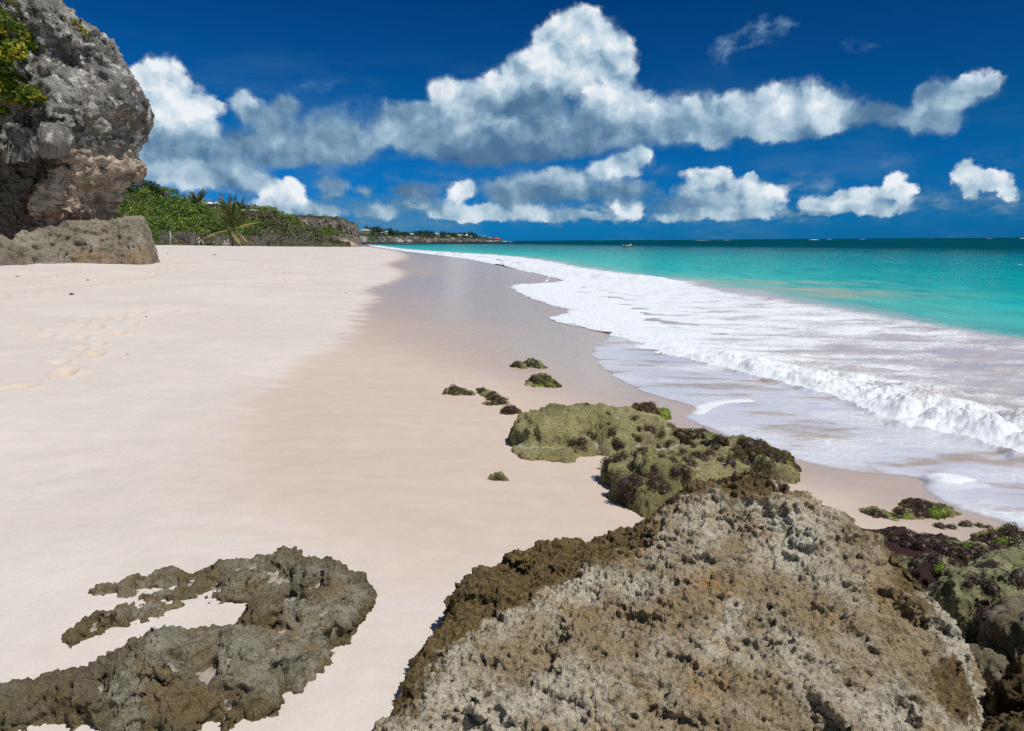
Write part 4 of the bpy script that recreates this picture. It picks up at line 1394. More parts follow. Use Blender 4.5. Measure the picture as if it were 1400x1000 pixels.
def cliff():
    D = 42.5
    edge_px = [(-200,-190),(-60,-110),(20,-50),(82,0),(112,30),(148,58),(168,88),(182,112),(196,140),(206,160),(203,176),(195,192),(184,207),(184,214),(190,226),(194,236),(186,242),(178,252),(166,262),(160,276),(157,292),(150,312),(148,340),(146,375)]
    E = np.array(edge_px, float)
    rows = np.linspace(-185, 372, 330)
    ex = np.interp(rows, E[:, 1], E[:, 0])
    d = pix_ray(ex, rows)
    t = D / np.hypot(d[:, 0], d[:, 1])
    S = np.array([0, 0, CAM_Z]) + d * t[:, None]          # where the nose stands out against the sky
    v = np.array([-0.50, 0.866])                           # general direction from the camera
    left = np.array([-v[1], v[0]])
    Rn = 2.2
    front_s = np.concatenate([np.linspace(16, 0, 330)])
    arc = np.linspace(0, math.pi * 0.75, 90)[1:]
    back_s = np.linspace(0.2, 14, 24)
    cols = []
    for s in front_s:
        cols.append(left * (Rn + s) - v * Rn * 1.0 + v * (0.10 * s))
    for a in arc:
        cols.append(left * Rn - v * Rn * math.cos(a) - left * Rn * math.sin(a))
    last = cols[-1]
    for s in back_s:
        cols.append(last + (left * 0.7 + v * 0.7) * s)
    Cc = np.array(cols)
    Rr, Cn = len(rows), len(Cc)
    XY = S[:, None, :2] + Cc[None]
    Z = np.repeat(S[:, 2:3], Cn, 1)
    sidx = np.concatenate([front_s, np.zeros(len(arc) + len(back_s))])[None].repeat(Rr, 0)
    P = np.concatenate([XY, Z[..., None]], -1)
    # the whole block leans back above and is undercut below the ledge on its inland part
    rowg = np.repeat(rows[:, None], Cn, 1)
    P[..., :2] += v * (sstep(150, -150, rowg) * 2.2)[..., None] * sstep(0, 5, sidx)[..., None]
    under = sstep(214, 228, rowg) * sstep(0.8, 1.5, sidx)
    P[..., :2] += v * (1.5 * under)[..., None]
    ledge = np.exp(-((rowg - 210) / 6.0) ** 2) * sstep(0.6, 1.3, sidx)
    P[..., :2] -= v * (1.0 * ledge)[..., None]
    alcove = np.exp(-((sidx - 2.6) / 0.5) ** 2 - ((rowg - 190) / 26) ** 2) * 0.8
    P[..., :2] += v * alcove[..., None]
    # bulging brow over the nose, hollow beneath
    P[..., :2] -= v * (0.55 * np.exp(-((rowg - 150) / 28) ** 2) * sstep(6, 0, sidx))[..., None]
    P[..., :2] += v * (0.45 * np.exp(-((rowg - 105) / 13) ** 2 - ((sidx - 1.2) / 1.6) ** 2))[..., None]
    P[..., :2] += v * (0.6 * sstep(225, 300, rowg) * sstep(4, 0.5, sidx))[..., None]
    damp = np.where(np.arange(Cn)[None] >= len(front_s) + 20, 0.35, 1.0) * np.ones((Rr, 1))
    n = grid_normals(P)
    if (n[Rr // 2, 100, :2] @ v) > 0:
        n = -n
    flat = P.reshape(-1, 3)
    edge_keep = np.clip(sidx / 1.2 + 0.35, 0.35, 1.0)
    f1 = fbm(flat * [0.25, 0.25, 0.25] + 3, 3).reshape(Rr, Cn)
    fa = (0.80 * facets(flat * np.float32([0.36, 0.36, 0.28]), 21) + 0.36 * facets(flat * np.float32([1.0, 1.0, 0.8]), 22)).reshape(Rr, Cn)
    f3 = fbm(flat * [0.4, 0.4, 2.6] + 9, 4).reshape(Rr, Cn)
    P = P + n * ((0.55 * f1 + fa + 0.24 * f3 * sstep(120, 240, rowg)) * edge_keep * (1 - 0.5 * under))[..., None]
    n2 = grid_normals(np.stack([blur(P[..., i], 5) for i in range(3)], -1))
    if (n2[Rr // 2, 100, :2] @ v) > 0:
        n2 = -n2
    flat = P.reshape(-1, 3)
    P = P + n2 * ((0.14 * facets(flat * np.float32([2.6, 2.6, 2.6]), 23) + 0.10 * fbm(flat * 1.6 + 2, 5, 0.6) + 0.05 * fbm(flat * 7.0, 4, 0.6)).reshape(Rr, Cn))[..., None]
    fresh = 0.75 * sstep(185, 235, rowg) * (1 - sstep(1.0, 1.7, sidx)) + 0.55 * np.exp(-((rowg - 175) / 22) ** 2 - ((sidx - 0.3) / 1.1) ** 2) + 0.7 * np.exp(-((rowg - 190) / 16) ** 2) * sstep(3.0, 3.6, sidx)
    undercut_shade = under * 0.9  # brown undercut wall, with the shade of the overhang put into its colour
    o = mesh_obj('cliff', P.reshape(-1, 3), grid_faces(Rr, Cn), cliff_material(), attrs={'fresh': fresh, 'undercut_shade': undercut_shade})
    tag(o, 'tall weathered grey limestone cliff with an overhanging nose beside the beach', 'cliff', kind='structure')
    bpy.context.view_layer.update()
    return o


CLIFF = cliff()


def fallen_block():
    D0 = 30.0
    # top rim as seen, with how far it stands behind the front foot
    base = [(-40,366),(40,361),(100,360),(160,361),(192,362),(208,357)]
    B = at_sand(np.array([a for a, b in base], float), np.array([b for a, b in base], float))
    top = [(-60,335,1.2),(0,322,1.3),(30,316,1.3),(62,311,1.3),(90,303,1.5),(125,301,1.6),(150,301,1.6),(180,302,1.5),(198,306,1.3),(205,316,1.0),(207,338,.6)]
    x0 = np.interp([a for a, b, c in top], [a for a, b in base], B[:, 1])
    T = np.array([at_y(np.array(float(a)), np.array(float(b)), yy + c) for (a, b, c), yy in zip(top, x0)])
    ctrl = [tuple(p) for p in T]
    rimf = np.array([at_y(np.array(float(a)), np.array(float(b)), np.interp(a, [q for q, r in base], B[:, 1]) + dy) for a, b, dy in ((0,345,.35),(60,340,.35),(100,335,.4),(150,335,.4),(190,335,.35),(130,318,.9),(60,325,.8),(180,318,.8),(10,332,.7))])
    ctrl += [tuple(p) for p in rimf]
    ctrl += [tuple(p + np.array([0, 0, 0.22])) for p in B]
    for p in T:
        ctrl.append((p[0] - 0.4, p[1] + 1.6, p[2] - 0.5))
    poly = [tuple(p[:2]) for p in B] + [tuple(q) for q in (T[::-1, :2] + np.array([-0.3, 1.5]))]
    xs = np.arange(-27, -13.5, 0.035)
    ys = np.arange(B[:, 1].min() - 1.0, B[:, 1].max() + 5.0, 0.035)
    X, Y = np.meshgrid(xs, ys)
    Z = rbf(ctrl, X, Y, 0.2, 1e-2)
    dr = seg_dist(X, Y, poly + [poly[0]])
    dr = np.where(inside(X, Y, poly), -dr, dr) + (0.12 * fbm(np.stack([X.ravel(), Y.ravel(), 0 * X.ravel()], 1) * 1.0, 4)).reshape(X.shape)
    over = np.clip(dr + 0.1, 0, None)
    Z = Z - (over ** 2 / (over + 0.1)) * 3.5
    g0 = sand_z(X, Y)
    P = np.stack([X, Y, np.maximum(Z, g0 - 0.4)], -1)
    P = roughen(P, [((0.5, 0.5, 0.5), 0.16, 3, False, 1.0), ((1.5, 1.5, 2.2), 0.10, 4, True, 5.0), ((4, 4, 4), 0.06, 4, False, 2.0), ((11, 11, 11), 0.025, 3, False, 3.0)])
    P = pits(P, (1.6, 1.6, 2.5), 0.14, 0.2, 6.0)
    cr = 0.2 * n_of(P, 0.6) - 0.1 + 0.5 * sstep(-14.6, -14.2, X)
    return rock_from_grid('fallen_block', P, MAT_FALLEN, cr, g0, (float(T[:, 0].mean()), float(T[:, 1].mean()), 1.0),
                          'long grey brown limestone block lying on the sand at the foot of the cliff', 'rock', margin=0.25, solid=True)


fallen_block()


# ------------------------------------------------------------------ foliage materials
def leaf_material(name, a, b, c, shine=0.45, trans=0.25):
    m, g = new_mat(name)
    t = g.attr('tint')
    col = g.ramp(t, [(0.0, a), (0.55, b), (0.93, c), (1.0, c)])
    s = g.n.new('ShaderNodeBsdfPrincipled')
    g.put(s.inputs['Base Color'], col)
    s.inputs['Roughness'].default_value = shine
    s.inputs['Specular IOR Level'].default_value = 0.3
    tr = g.n.new('ShaderNodeBsdfTranslucent')
    g.put(tr.inputs[0], col)
    mx = g.n.new('ShaderNodeMixShader')
    mx.inputs[0].default_value = trans
    g.l.new(s.outputs[0], mx.inputs[1])
    g.l.new(tr.outputs[0], mx.inputs[2])
    o = g.n.new('ShaderNodeOutputMaterial')
    g.l.new(mx.outputs[0], o.inputs[0])
    return m


def plain_material(name, a, b, rough=0.8, scale=3.0, spec=0.3):
    m, g = new_mat(name)
    return finish(m, g, g.mix(g.smooth(g.noise(g.obj(), scale, 5, 0.6), 0.35, 0.65), a, b), rough, None, spec)


M_GRAPE = leaf_material('sea_grape_leaf', (0.06, 0.12, 0.014), (0.16, 0.25, 0.02), (0.45, 0.38, 0.04))
M_SCRUB = leaf_material('scrub_leaf', (0.060, 0.125, 0.022), (0.14, 0.225, 0.034), (0.24, 0.30, 0.055), 0.6)
M_SCRUB_DULL = leaf_material('dull_scrub_leaf', (0.075, 0.09, 0.035), (0.14, 0.145, 0.07), (0.21, 0.19, 0.12), 0.7)
M_DARKTREE = leaf_material('far_tree_leaf', (0.02, 0.04, 0.014), (0.045, 0.08, 0.025), (0.09, 0.125, 0.04), 0.6)
M_PALM = leaf_material('palm_leaf', (0.022, 0.042, 0.010), (0.05, 0.075, 0.014), (0.20, 0.18, 0.045), 0.4)
M_PALM_DRY = leaf_material('dry_palm_leaf', (0.20, 0.16, 0.05), (0.30, 0.25, 0.08), (0.40, 0.34, 0.15), 0.6)
M_TWIG = plain_material('bleached_twig', (0.16, 0.135, 0.12), (0.27, 0.245, 0.23), 0.9)
M_WOOD = plain_material('grey_driftwood', (0.42, 0.39, 0.35), (0.60, 0.57, 0.53), 0.8)
M_BARK = plain_material('bark', (0.10, 0.08, 0.06), (0.20, 0.165, 0.13), 0.9)
M_WHITE = plain_material('white_paint', (0.74, 0.74, 0.72), (0.82, 0.82, 0.80), 0.6)
M_CREAM = plain_material('cream_wall', (0.55, 0.50, 0.42), (0.64, 0.60, 0.52), 0.8)
M_GREYROOF = plain_material('grey_roof', (0.30, 0.29, 0.28), (0.40, 0.39, 0.38), 0.8)
M_REDROOF = plain_material('red_roof', (0.42, 0.07, 0.045), (0.52, 0.11, 0.07), 0.7)
M_PINKROOF = plain_material('pink_roof', (0.55, 0.36, 0.30), (0.62, 0.44, 0.38), 0.7)
M_GLASS = plain_material('dark_window_glass', (0.02, 0.03, 0.04), (0.04, 0.05, 0.06), 0.15, 2.0, 0.5)


def on_cliff(px, py):
    d = Vector(pix_ray(px, py)).normalized()
    ok, p, n, _ = CLIFF.ray_cast(Vector((0, 0, CAM_Z)), d)
    return (p, n, d) if ok else (None, None, d)


def cliff_bush(name, label, spots, leaf, mat, per, cat='bush'):
    """Leaf sprays hanging on the cliff face: spots are (px, py, radius m)."""
    pts, anchors = [], []
    for px, py, r in spots:
        p, n, d = on_cliff(px, py)
        if p is None:
            p = Vector((0, 0, CAM_Z)) + d * (41.0 / math.hypot(d.x, d.y))
            n = -d
        anchors.append(p)
        r = r * 1.25
        c = p + n * r * 0.35
        k = int(per * r * r)
        q = RNG.normal(size=(k, 3))
        q /= np.linalg.norm(q, axis=1)[:, None]
        q *= (RNG.random(k) ** 0.4 * r)[:, None]
        pts.append(np.array(c) + q * [1, 0.8, 0.9])
    base = np.array(anchors[-1])
    C = np.concatenate(pts)
    V, F, t = leaf_cloud(C - base, leaf * (0.6 + 0.8 * RNG.random(len(C))), 0.4, 0.85)
    cl = fbm(C * 1.1, 3).ravel()
    t = np.clip(t * 0.75 + 0.25 + 0.7 * cl - 0.12, 0, 1)
    root = empty(name, base)
    tag(root, label, cat, kind='thing')
    mesh_obj('foliage', V, F, mat, root, False, fattrs={'tint': t})
    st = MB()
    for a in anchors[:14]:
        a = np.array(a) - base
        mid = a * 0.5 + np.array([0.1, -0.15, 0.12])
        st.tube([(0, 0, 0), mid, a], [0.03, 0.022, 0.010], 5)
    st.build('stem', M_BARK, root, True)
    return root


cliff_bush('sea_grape_bush', 'large yellow green sea grape bush hanging from the cliff face',
           [(2,30,.45),(8,50,.5),(14,70,.5),(4,80,.55),(0,100,.6),(18,95,.45),(14,115,.5),(30,120,.42),(40,128,.40),(48,130,.35),(58,134,.26),(5,125,.55),(22,134,.4),(36,138,.32),(0,148,.35),(28,60,.28),(38,58,.25),(44,66,.25),
            (34,48,.28),(24,42,.32),(-12,60,.6),(-15,110,.6),(-10,20,.4),(4,150,.2),(16,84,.4),(10,105,.5)], 0.21, M_GRAPE, 900)
cliff_bush('cliff_vine', 'thin green vine trailing down the top of the cliff', [(18,2,.2),(22,10,.18),(27,17,.18),(31,24,.16),(10,-8,.3)], 0.09, M_GRAPE, 1500, 'vine')
cliff_bush('cliff_shrub', 'small green shrub growing on the sloping upper edge of the cliff', [(103,33,.16),(109,39,.18),(114,43,.17),(120,48,.13),(98,28,.12),(106,36,.2)], 0.085, M_GRAPE, 2500, 'shrub')
cliff_bush('cliff_shrub', 'dull green tuft growing in a crack just below the cliff top edge', [(83,24,.14),(88,32,.12),(85,27,.14)], 0.075, M_SCRUB_DULL, 2500, 'shrub')
_top = empty('dead_branch', Vector((0, 0, CAM_Z)) + Vector(pix_ray(80, 10)) * (42.5 / math.hypot(*pix_ray(80, 10)[:2])))
tag(_top, 'bare white twig sticking up from the top edge of the cliff', 'branch', kind='thing')
_b = MB()
_b.tube([(-0.1, 0.3, -0.5), (0.0, 0, 0), (0.10, 0, 0.16), (0.22, 0, 0.20), (0.20, 0.0, 0.40)], [0.03, 0.025, 0.02, 0.014, 0.008], 5)
_b.tube([(0.10, 0, 0.16), (0.05, 0, 0.34), (0.12, 0, 0.5)], [0.016, 0.012, 0.006], 5)
_b.build('twig', M_WOOD, _top, True)


# ------------------------------------------------------------------ the scrub covered hill behind the beach
HILL_TOP = np.array([(60,246),(120,246),(165,248),(185,253),(205,257),(225,262),(250,268),(275,273),(300,276),(330,281),(352,284),(375,288),(392,293),(405,298),(418,306),(432,315),(446,323),(460,330),(480,334)], float)
HILL_TOP[:, 1] += np.interp(HILL_TOP[:, 0], [60, 165, 300, 400, 440, 460], [12, 11, 9, 6, 2, 0])      # the scrub itself stands above the soil
HILL_FOOT = np.array([(60,331),(160,329.5),(208,328.5),(300,328.5),(380,328.5),(430,329),(460,331.5),(490,335)], float)


def hill():
    cols = np.linspace(60, 480, 240)
    D0 = np.interp(cols, [60, 250, 380, 440, 480], [118, 128, 142, 165, 190])
    tz = np.interp(cols, HILL_TOP[:, 0], HILL_TOP[:, 1])
    fz = np.interp(cols, HILL_FOOT[:, 0], HILL_FOOT[:, 1])
    rows = np.linspace(0, 1.6, 110)
    P = np.zeros((len(rows), len(cols), 3))
    for i, t in enumerate(rows):
        dd = D0 + np.interp(t, [0, 1, 1.6], [0, 46, 120])
        py = fz + (tz - fz) * np.sin(np.clip(t, 0, 1) * math.pi / 2) ** 0.9 + 2.0
        d = pix_ray(cols, py)
        q = np.array([0, 0, CAM_Z]) + d * (dd / np.hypot(d[:, 0], d[:, 1]))[:, None]
        if t > 1:
            q[:, 2] = P[int(np.argmin(np.abs(rows - 1))), :, 2] - 2.5 * (t - 1)
        P[i] = q
    fl = P.reshape(-1, 3)
    P[..., 2] += (0.7 * fbm(fl * [0.12, 0.12, 0.05], 4)).reshape(P.shape[:2]) * np.clip(rows * 5, 0, 1)[:, None]
    P[0, :, 2] -= 1.0
    m, g = new_mat('hill_soil')
    p = g.pos()
    c = g.mix(g.smooth(g.noise(p, 0.3, 5, 0.6), 0.4, 0.6), (0.05, 0.06, 0.025), (0.10, 0.085, 0.05))
    finish(m, g, c, 0.95)
    o = mesh_obj('hill', fl if False else P.reshape(-1, 3), grid_faces(*P.shape[:2]), m)
    tag(o, kind='structure')
    # scrub: leaf clumps grown over it
    n = 78000
    u = RNG.random(n)
    v = RNG.random(n) ** 0.9
    ci = 8 + u * (len(cols) - 10)
    ri = v * 72
    i0, j0 = ri.astype(int), ci.astype(int)
    fi, fj = (ri - i0)[:, None], (ci - j0)[:, None]
    q = (P[i0, j0] * (1 - fi) * (1 - fj) + P[i0 + 1, j0] * fi * (1 - fj) + P[i0, j0 + 1] * (1 - fi) * fj + P[i0 + 1, j0 + 1] * fi * fj)
    pxc = np.interp(ci, np.arange(len(cols)), cols)
    bump = fbm(q * [0.30, 0.30, 0.2], 4, 0.6)
    dry = fbm(q * [0.07, 0.07, 0.07] + 4, 3) + np.interp(pxc, [200, 330, 380, 420, 460], [-0.35, -0.2, 0.05, 0.25, 0.4]) + np.interp(v, [0, 0.2, 0.5], [0.18, 0.0, -0.1])
    hgt = np.clip(0.9 + 2.6 * bump, 0.05, 2.8) * np.interp(v, [0, 0.06, 0.3], [0.25, 0.8, 1.0]) * np.interp(pxc, [380, 450], [1.0, 0.5])
    q = q + np.stack([RNG.normal(size=n) * 0.12, RNG.normal(size=n) * 0.12, hgt * RNG.random(n) ** 0.45], 1)
    size = np.interp(pxc, [160, 460], [0.34, 0.42]) * (0.6 + 0.8 * RNG.random(n))
    tint = np.clip(0.30 + 0.55 * (RNG.random(n) - 0.5) + 0.75 * bump + 0.25 * fbm(q * [0.11, 0.11, 0.11], 3), 0, 1)
    for nm, sel, mat in (('scrub', dry < 0.06, M_SCRUB), ('dry_scrub', dry >= 0.06, M_SCRUB_DULL)):
        V, F, _ = leaf_cloud(q[sel], size[sel], 0.3, 0.8)
        s = mesh_obj(nm, V, F, mat, None, False, fattrs={'tint': tint[sel]})
        tag(s, kind='stuff')
    # a fringe of grass and creepers where hill meets sand
    k = 9000
    cp = RNG.uniform(205, 455, k)
    f = at_sand_fast(cp, np.interp(cp, HILL_FOOT[:, 0], HILL_FOOT[:, 1]), np.interp(cp, cols, D0) - RNG.random(k) ** 2 * 5 + 0.5)
    f[:, 2] = sand_z(f[:, 0], f[:, 1]) + RNG.random(k) * 0.35
    V, F, t = leaf_cloud(f, 0.16 + 0.2 * RNG.random(k), 0.1, 0.6)
    s = mesh_obj('beach_creeper', V, F, M_SCRUB_DULL, None, False, fattrs={'tint': np.clip(t + 0.1, 0, 1)})
    tag(s, kind='stuff')
    bpy.context.view_layer.update()
    return o


def at_sand_fast(px, py, dist):
    d = pix_ray(px, py)
    return np.array([0, 0, CAM_Z]) + d * (dist / np.hypot(d[:, 0], d[:, 1]))[:, None]


HILL = hill()


def hill_point(px, py, lift=0.0):
    d = Vector(pix_ray(px, py)).normalized()
    ok, p, n, _ = HILL.ray_cast(Vector((0, 0, CAM_Z)), d)
    if not ok:
        q = at_sand(np.array(float(px)), np.array(float(py)))
        p = Vector(q)
        if p.length > 160:
            p = Vector((0, 0, CAM_Z)) + d * 150
    return p + Vector((0, 0, lift))


def foot_point(px, dist):
    q = at_sand_fast(np.array([float(px)]), np.array([329.0]), np.array([float(dist)]))[0]
    q[2] = sand_z(q[0], q[1])
    return Vector(q)


# coconut palms
def frond_mesh(length, droop, seed, width=0.6):
    rng = np.random.default_rng(seed)
    n = 34
    V, F, T = [], [], []
    t = np.linspace(0, 1, n)
    a = 0.0
    rx = length * (t - 0.12 * droop * t ** 3)
    rz = length * (0.16 * t - droop * 0.62 * t ** 2.2)
    for i in range(n - 1):                                # midrib
        for s in (-1, 1):
            V += [(rx[i], s * 0.03 * (1 - t[i]) + s * 0.006, rz[i])]
    for i in range(n - 2):
        F.append((2 * i, 2 * i + 1, 2 * i + 3, 2 * i + 2))
        T.append(0.7)
    for i in range(3, n - 1):
        for s in (-1, 1):
            L = length * 0.20 * math.sin(math.pi * (0.12 + 0.85 * t[i])) * rng.uniform(0.8, 1.1)
            w = 0.085
            tipx = rx[i] + L * 0.62
            tipz = rz[i] - L * rng.uniform(0.25, 0.6)
            b = len(V)
            V += [(rx[i] - w, s * 0.02, rz[i]), (rx[i] + w, s * 0.02, rz[i]), (tipx + 0.02, s * L * 0.72, tipz), (tipx - 0.03, s * L * 0.70, tipz)]
            F.append((b, b + 1, b + 2, b + 3))
            T.append(rng.random())
    return np.array(V), np.array(F), np.array(T)


def palm(loc, label, height, length, fronds, rz=0.0):
    root = empty('palm_tree', loc, rz)
    tag(root, label, 'palm tree', kind='thing')
    tk = MB()
    tk.tube([(0.1, 0, -0.8), (0.06, 0, height * 0.4), (0, 0, height * 0.8), (0, 0, height)], [0.24, 0.19, 0.17, 0.2], 8)
    tk.build('trunk', M_BARK, root, True)
    for k, (azm, pitch, ln, dr, dry) in enumerate(fronds):
        V, F, T = frond_mesh(length * ln, dr, k)
        o = mesh_obj('frond', V, F, M_PALM_DRY if dry else M_PALM, root, False, fattrs={'tint': T}, loc=(0, 0, height))
        o.rotation_euler = (0, -R(pitch), R(azm))
        if dry:
            o['label'] = 'dry yellow frond'
    return root


# azimuth 0 points to the sea side, 90 away from the camera
palm(foot_point(317, 124), 'big coconut palm with yellowing lower fronds at the foot of the green hill', 2.7, 5.6,
     [(95,80,1.1,.25,0),(20,64,1.1,.22,0),(150,68,1.1,.30,0),(180,52,1.15,.45,0),(195,36,1.15,.6,0),(170,76,1.15,.2,0),(270,70,0.95,.4,0),
      (0,46,1.05,.2,0),(330,34,0.9,.5,0),(190,14,1.2,.42,0),(175,-4,1.05,.5,0),(120,50,1.0,.5,0),(10,76,1.1,.2,0),
      (2,14,0.9,.25,1),(340,-22,0.75,.6,1),(200,-12,0.85,.5,1),(320,-38,0.7,.4,1)])
palm(hill_point(272, 286, 0.4), 'dark windblown palm standing on the skyline of the hill', 0.9, 3.6,
     [(170,42,1,.55,0),(150,60,1,.5,0),(190,62,1,.5,0),(180,20,1,.6,0),(210,35,.9,.6,0),(90,70,.9,.5,0),(20,58,1.0,.2,0),(10,66,1.05,.15,0),(30,50,.9,.2,0),(260,50,.8,.6,0),(140,30,.9,.6,0)])
palm(hill_point(330, 294, 0.3), 'small palm crown half hidden in scrub behind the big coconut palm', 0.8, 2.6,
     [(170,55,1,.5,0),(200,40,1,.6,0),(140,65,1,.5,0),(20,55,1,.5,0),(340,40,1,.6,0),(60,70,1,.4,0),(260,60,1,.5,0)])


# dead grey thicket bushes along the foot of the hill
def dead_shrub_mesh(seed, spread=1.0):
    rng = random.Random(seed)
    b = MB()

    def grow(p, d, L, r, depth):
        q = p + d * L
        b.tube([p, p.lerp(q, 0.5) + Vector((rng.uniform(-1, 1), rng.uniform(-1, 1), rng.uniform(-.5, .5))) * L * 0.08, q], [r, r * 0.85, r * 0.65], 3)
        if depth:
            for _ in range(3 if depth > 1 else 4):
                nd = (d + Vector((rng.uniform(-1, 1), rng.uniform(-1, 1), rng.uniform(-0.35, 0.8))) * 0.8).normalized()
                grow(q, nd, L * rng.uniform(0.55, 0.8), r * 0.62, depth - 1)
    for _ in range(7):
        d = Vector((rng.uniform(-1, 1) * spread, rng.uniform(-1, 1) * spread, rng.uniform(0.45, 1.2))).normalized()
        grow(Vector((rng.uniform(-.4, .4), rng.uniform(-.4, .4), -0.2)), d, rng.uniform(0.7, 1.1), 0.045, 3)
    return b


_shr = [dead_shrub_mesh(s).build('dead_shrub', M_TWIG) for s in (1, 2, 3)]
spots = [(238,127,1.25),(246,129,1.5),(228,126,.9),(262,124,1.1),(268,127,1.25),(222,124,.8),(296,122,1.15),(304,121,1.0),(288,124,.8),(322,124,.7),(345,130,1.2),(356,134,1.3),(368,138,1.3),(380,142,1.4),(394,150,1.5),(408,158,1.6),(422,166,1.6),(338,130,.9),(256,126,1.0),(398,145,1.2)]
for i, (px, dd, s) in enumerate(spots):
    o = _shr[i % 3] if i < 3 else _shr[i % 3].copy()
    if i >= 3:
        COL.objects.link(o)
    o.location = foot_point(px, dd + 1.2)
    o.location.z += 0.3
    o.rotation_euler = (0, 0, i * 1.9)
    o.scale = (s, s, s * 0.85)
    tag(o, 'leafless grey thicket shrub along the sandy foot of the green hill', 'shrub', 'grey leafless shrubs below the hill', 'thing')


# flat topped trees and bushes on the skyline
def tree_thing(name, loc, label, h, w, n, mat, leaf, group=None, cat='tree', flat=0.45, seed=0, bare=False):
    rng = np.random.default_rng(seed)
    root = empty(name, loc)
    tag(root, label, cat, group, 'thing')
    tr = MB()
    tops = []
    for k in range(5):
        a = rng.uniform(0, 6.28)
        e = (math.cos(a) * w * 0.3, math.sin(a) * w * 0.3, h * rng.uniform(0.72, 0.92))
        tops.append(e)
        tr.tube([(0, 0, -h * 0.15), (e[0] * 0.25, e[1] * 0.25, h * 0.4), e], [h * 0.035, h * 0.026, h * 0.010], 5)
    tr.build('trunk', M_BARK, root, True)
    cen = np.array([(t[0] * 1.15, t[1] * 1.15, t[2]) for t in tops] + [(0, 0, h * 0.9)])
    q = rng.normal(size=(n, 3))
    q /= np.linalg.norm(q, axis=1)[:, None]
    q *= (rng.random(n) ** 0.45)[:, None] * np.array([w * 0.32, w * 0.32, h * flat * 0.5])
    C = cen[rng.integers(0, len(cen), n)] + q
    V, F, t = leaf_cloud(C, leaf * (0.6 + 0.8 * rng.random(n)), 0.3, 0.8, rng)
    t = np.clip(0.8 * t + 0.5 * fbm(C * (2.2 / w), 3), 0, 1)
    mesh_obj('crown', V, F, mat, root, False, fattrs={'tint': t})
    return root


tree_thing('skyline_tree', hill_point(226, 277, 0.3), 'flat topped bright green tree on the hill skyline', 2.6, 4.2, 420, M_SCRUB, 0.36, flat=0.4, seed=3)
tree_thing('skyline_tree', hill_point(203, 272, 0.2), 'dark bushy tree on the hill skyline right against the cliff', 2.6, 4.5, 520, M_DARKTREE, 0.36, flat=0.9, seed=4)
tree_thing('skyline_tree', hill_point(184, 268, 0.2), 'taller dark tree tucked behind the nose of the cliff', 3.0, 4.0, 460, M_DARKTREE, 0.36, flat=0.9, seed=5)
for i, (px, py, h) in enumerate(((352,289,1.8),(361,291,1.6),(371,291,2.2),(381,294,1.9),(342,288,1.4),(390,299,1.7))):
    tree_thing('skyline_bush', hill_point(px, py + 8, 0.2), 'small ragged bush on the low end of the hill skyline before the rocky point', h, 2.4, 190, M_SCRUB, 0.34, 'ragged skyline bushes', 'bush', 0.8, 20 + i)


def small_house(name, loc, label, w, d, h, roof_h, wall, roof, windows, rz=0.0, hip=False, cat='house', two=False):
    """Walls with a roof, and each window its own part."""
    root = empty(name, loc, rz)
    tag(root, label, cat, kind='thing')
    b = MB()
    b.box(-w / 2, w / 2, -d / 2, d / 2, -0.7, h)
    b.build('wall', wall, root)
    r = MB()
    o = 0.3
    if roof_h < 0.3:
        r.box(-w / 2 - o, w / 2 + o, -d / 2 - o, d / 2 + o, h + 0.003, h + 0.25)
    else:
        k = w * 0.28 if hip else 0.0
        x0, x1, y0, y1 = -w / 2 - o, w / 2 + o, -d / 2 - o, d / 2 + o
        r.add([(x0, y0, h), (x1, y0, h), (x1, y1, h), (x0, y1, h), (x0 + k, 0, h + roof_h), (x1 - k, 0, h + roof_h)],
              [(3, 2, 1, 0), (0, 1, 5, 4), (2, 3, 4, 5), (1, 2, 5), (3, 0, 4)])
    r.build('roof', roof, root)
    for (wx, wz, ww, wh) in windows:
        f = MB()
        f.box(wx - ww / 2, wx + ww / 2, -d / 2 - 0.06, -d / 2 - 0.003, wz, wz + wh)
        fo = f.build('window', M_CREAM, root)
        g2 = MB()
        g2.box(wx - ww / 2 + 0.08, wx + ww / 2 - 0.08, -d / 2 - 0.075, -d / 2 - 0.064, wz + 0.08, wz + wh - 0.08)
        g2.build('pane', M_GLASS, fo)
    return root


small_house('hill_house', hill_point(290, 289, 0.8), 'low white roofed house showing on the hill skyline behind the palms', 2.6, 3, 0.7, 0.5, M_CREAM, M_WHITE, [(0.3, 0.1, 0.7, 0.45)])
small_house('hill_house', hill_point(342, 298, 1.2), 'long white flat roof among the scrub beyond the big palm', 1.9, 2.0, 0.35, 0.0, M_CREAM, M_WHITE, [(0.2, 0.0, 0.5, 0.25)])
small_house('hill_house', hill_point(225, 276, 1.2), 'scrap of white wall under the flat topped skyline tree', 1.1, 1.5, 0.5, 0.0, M_WHITE, M_WHITE, [(0.1, 0.1, 0.3, 0.25)])

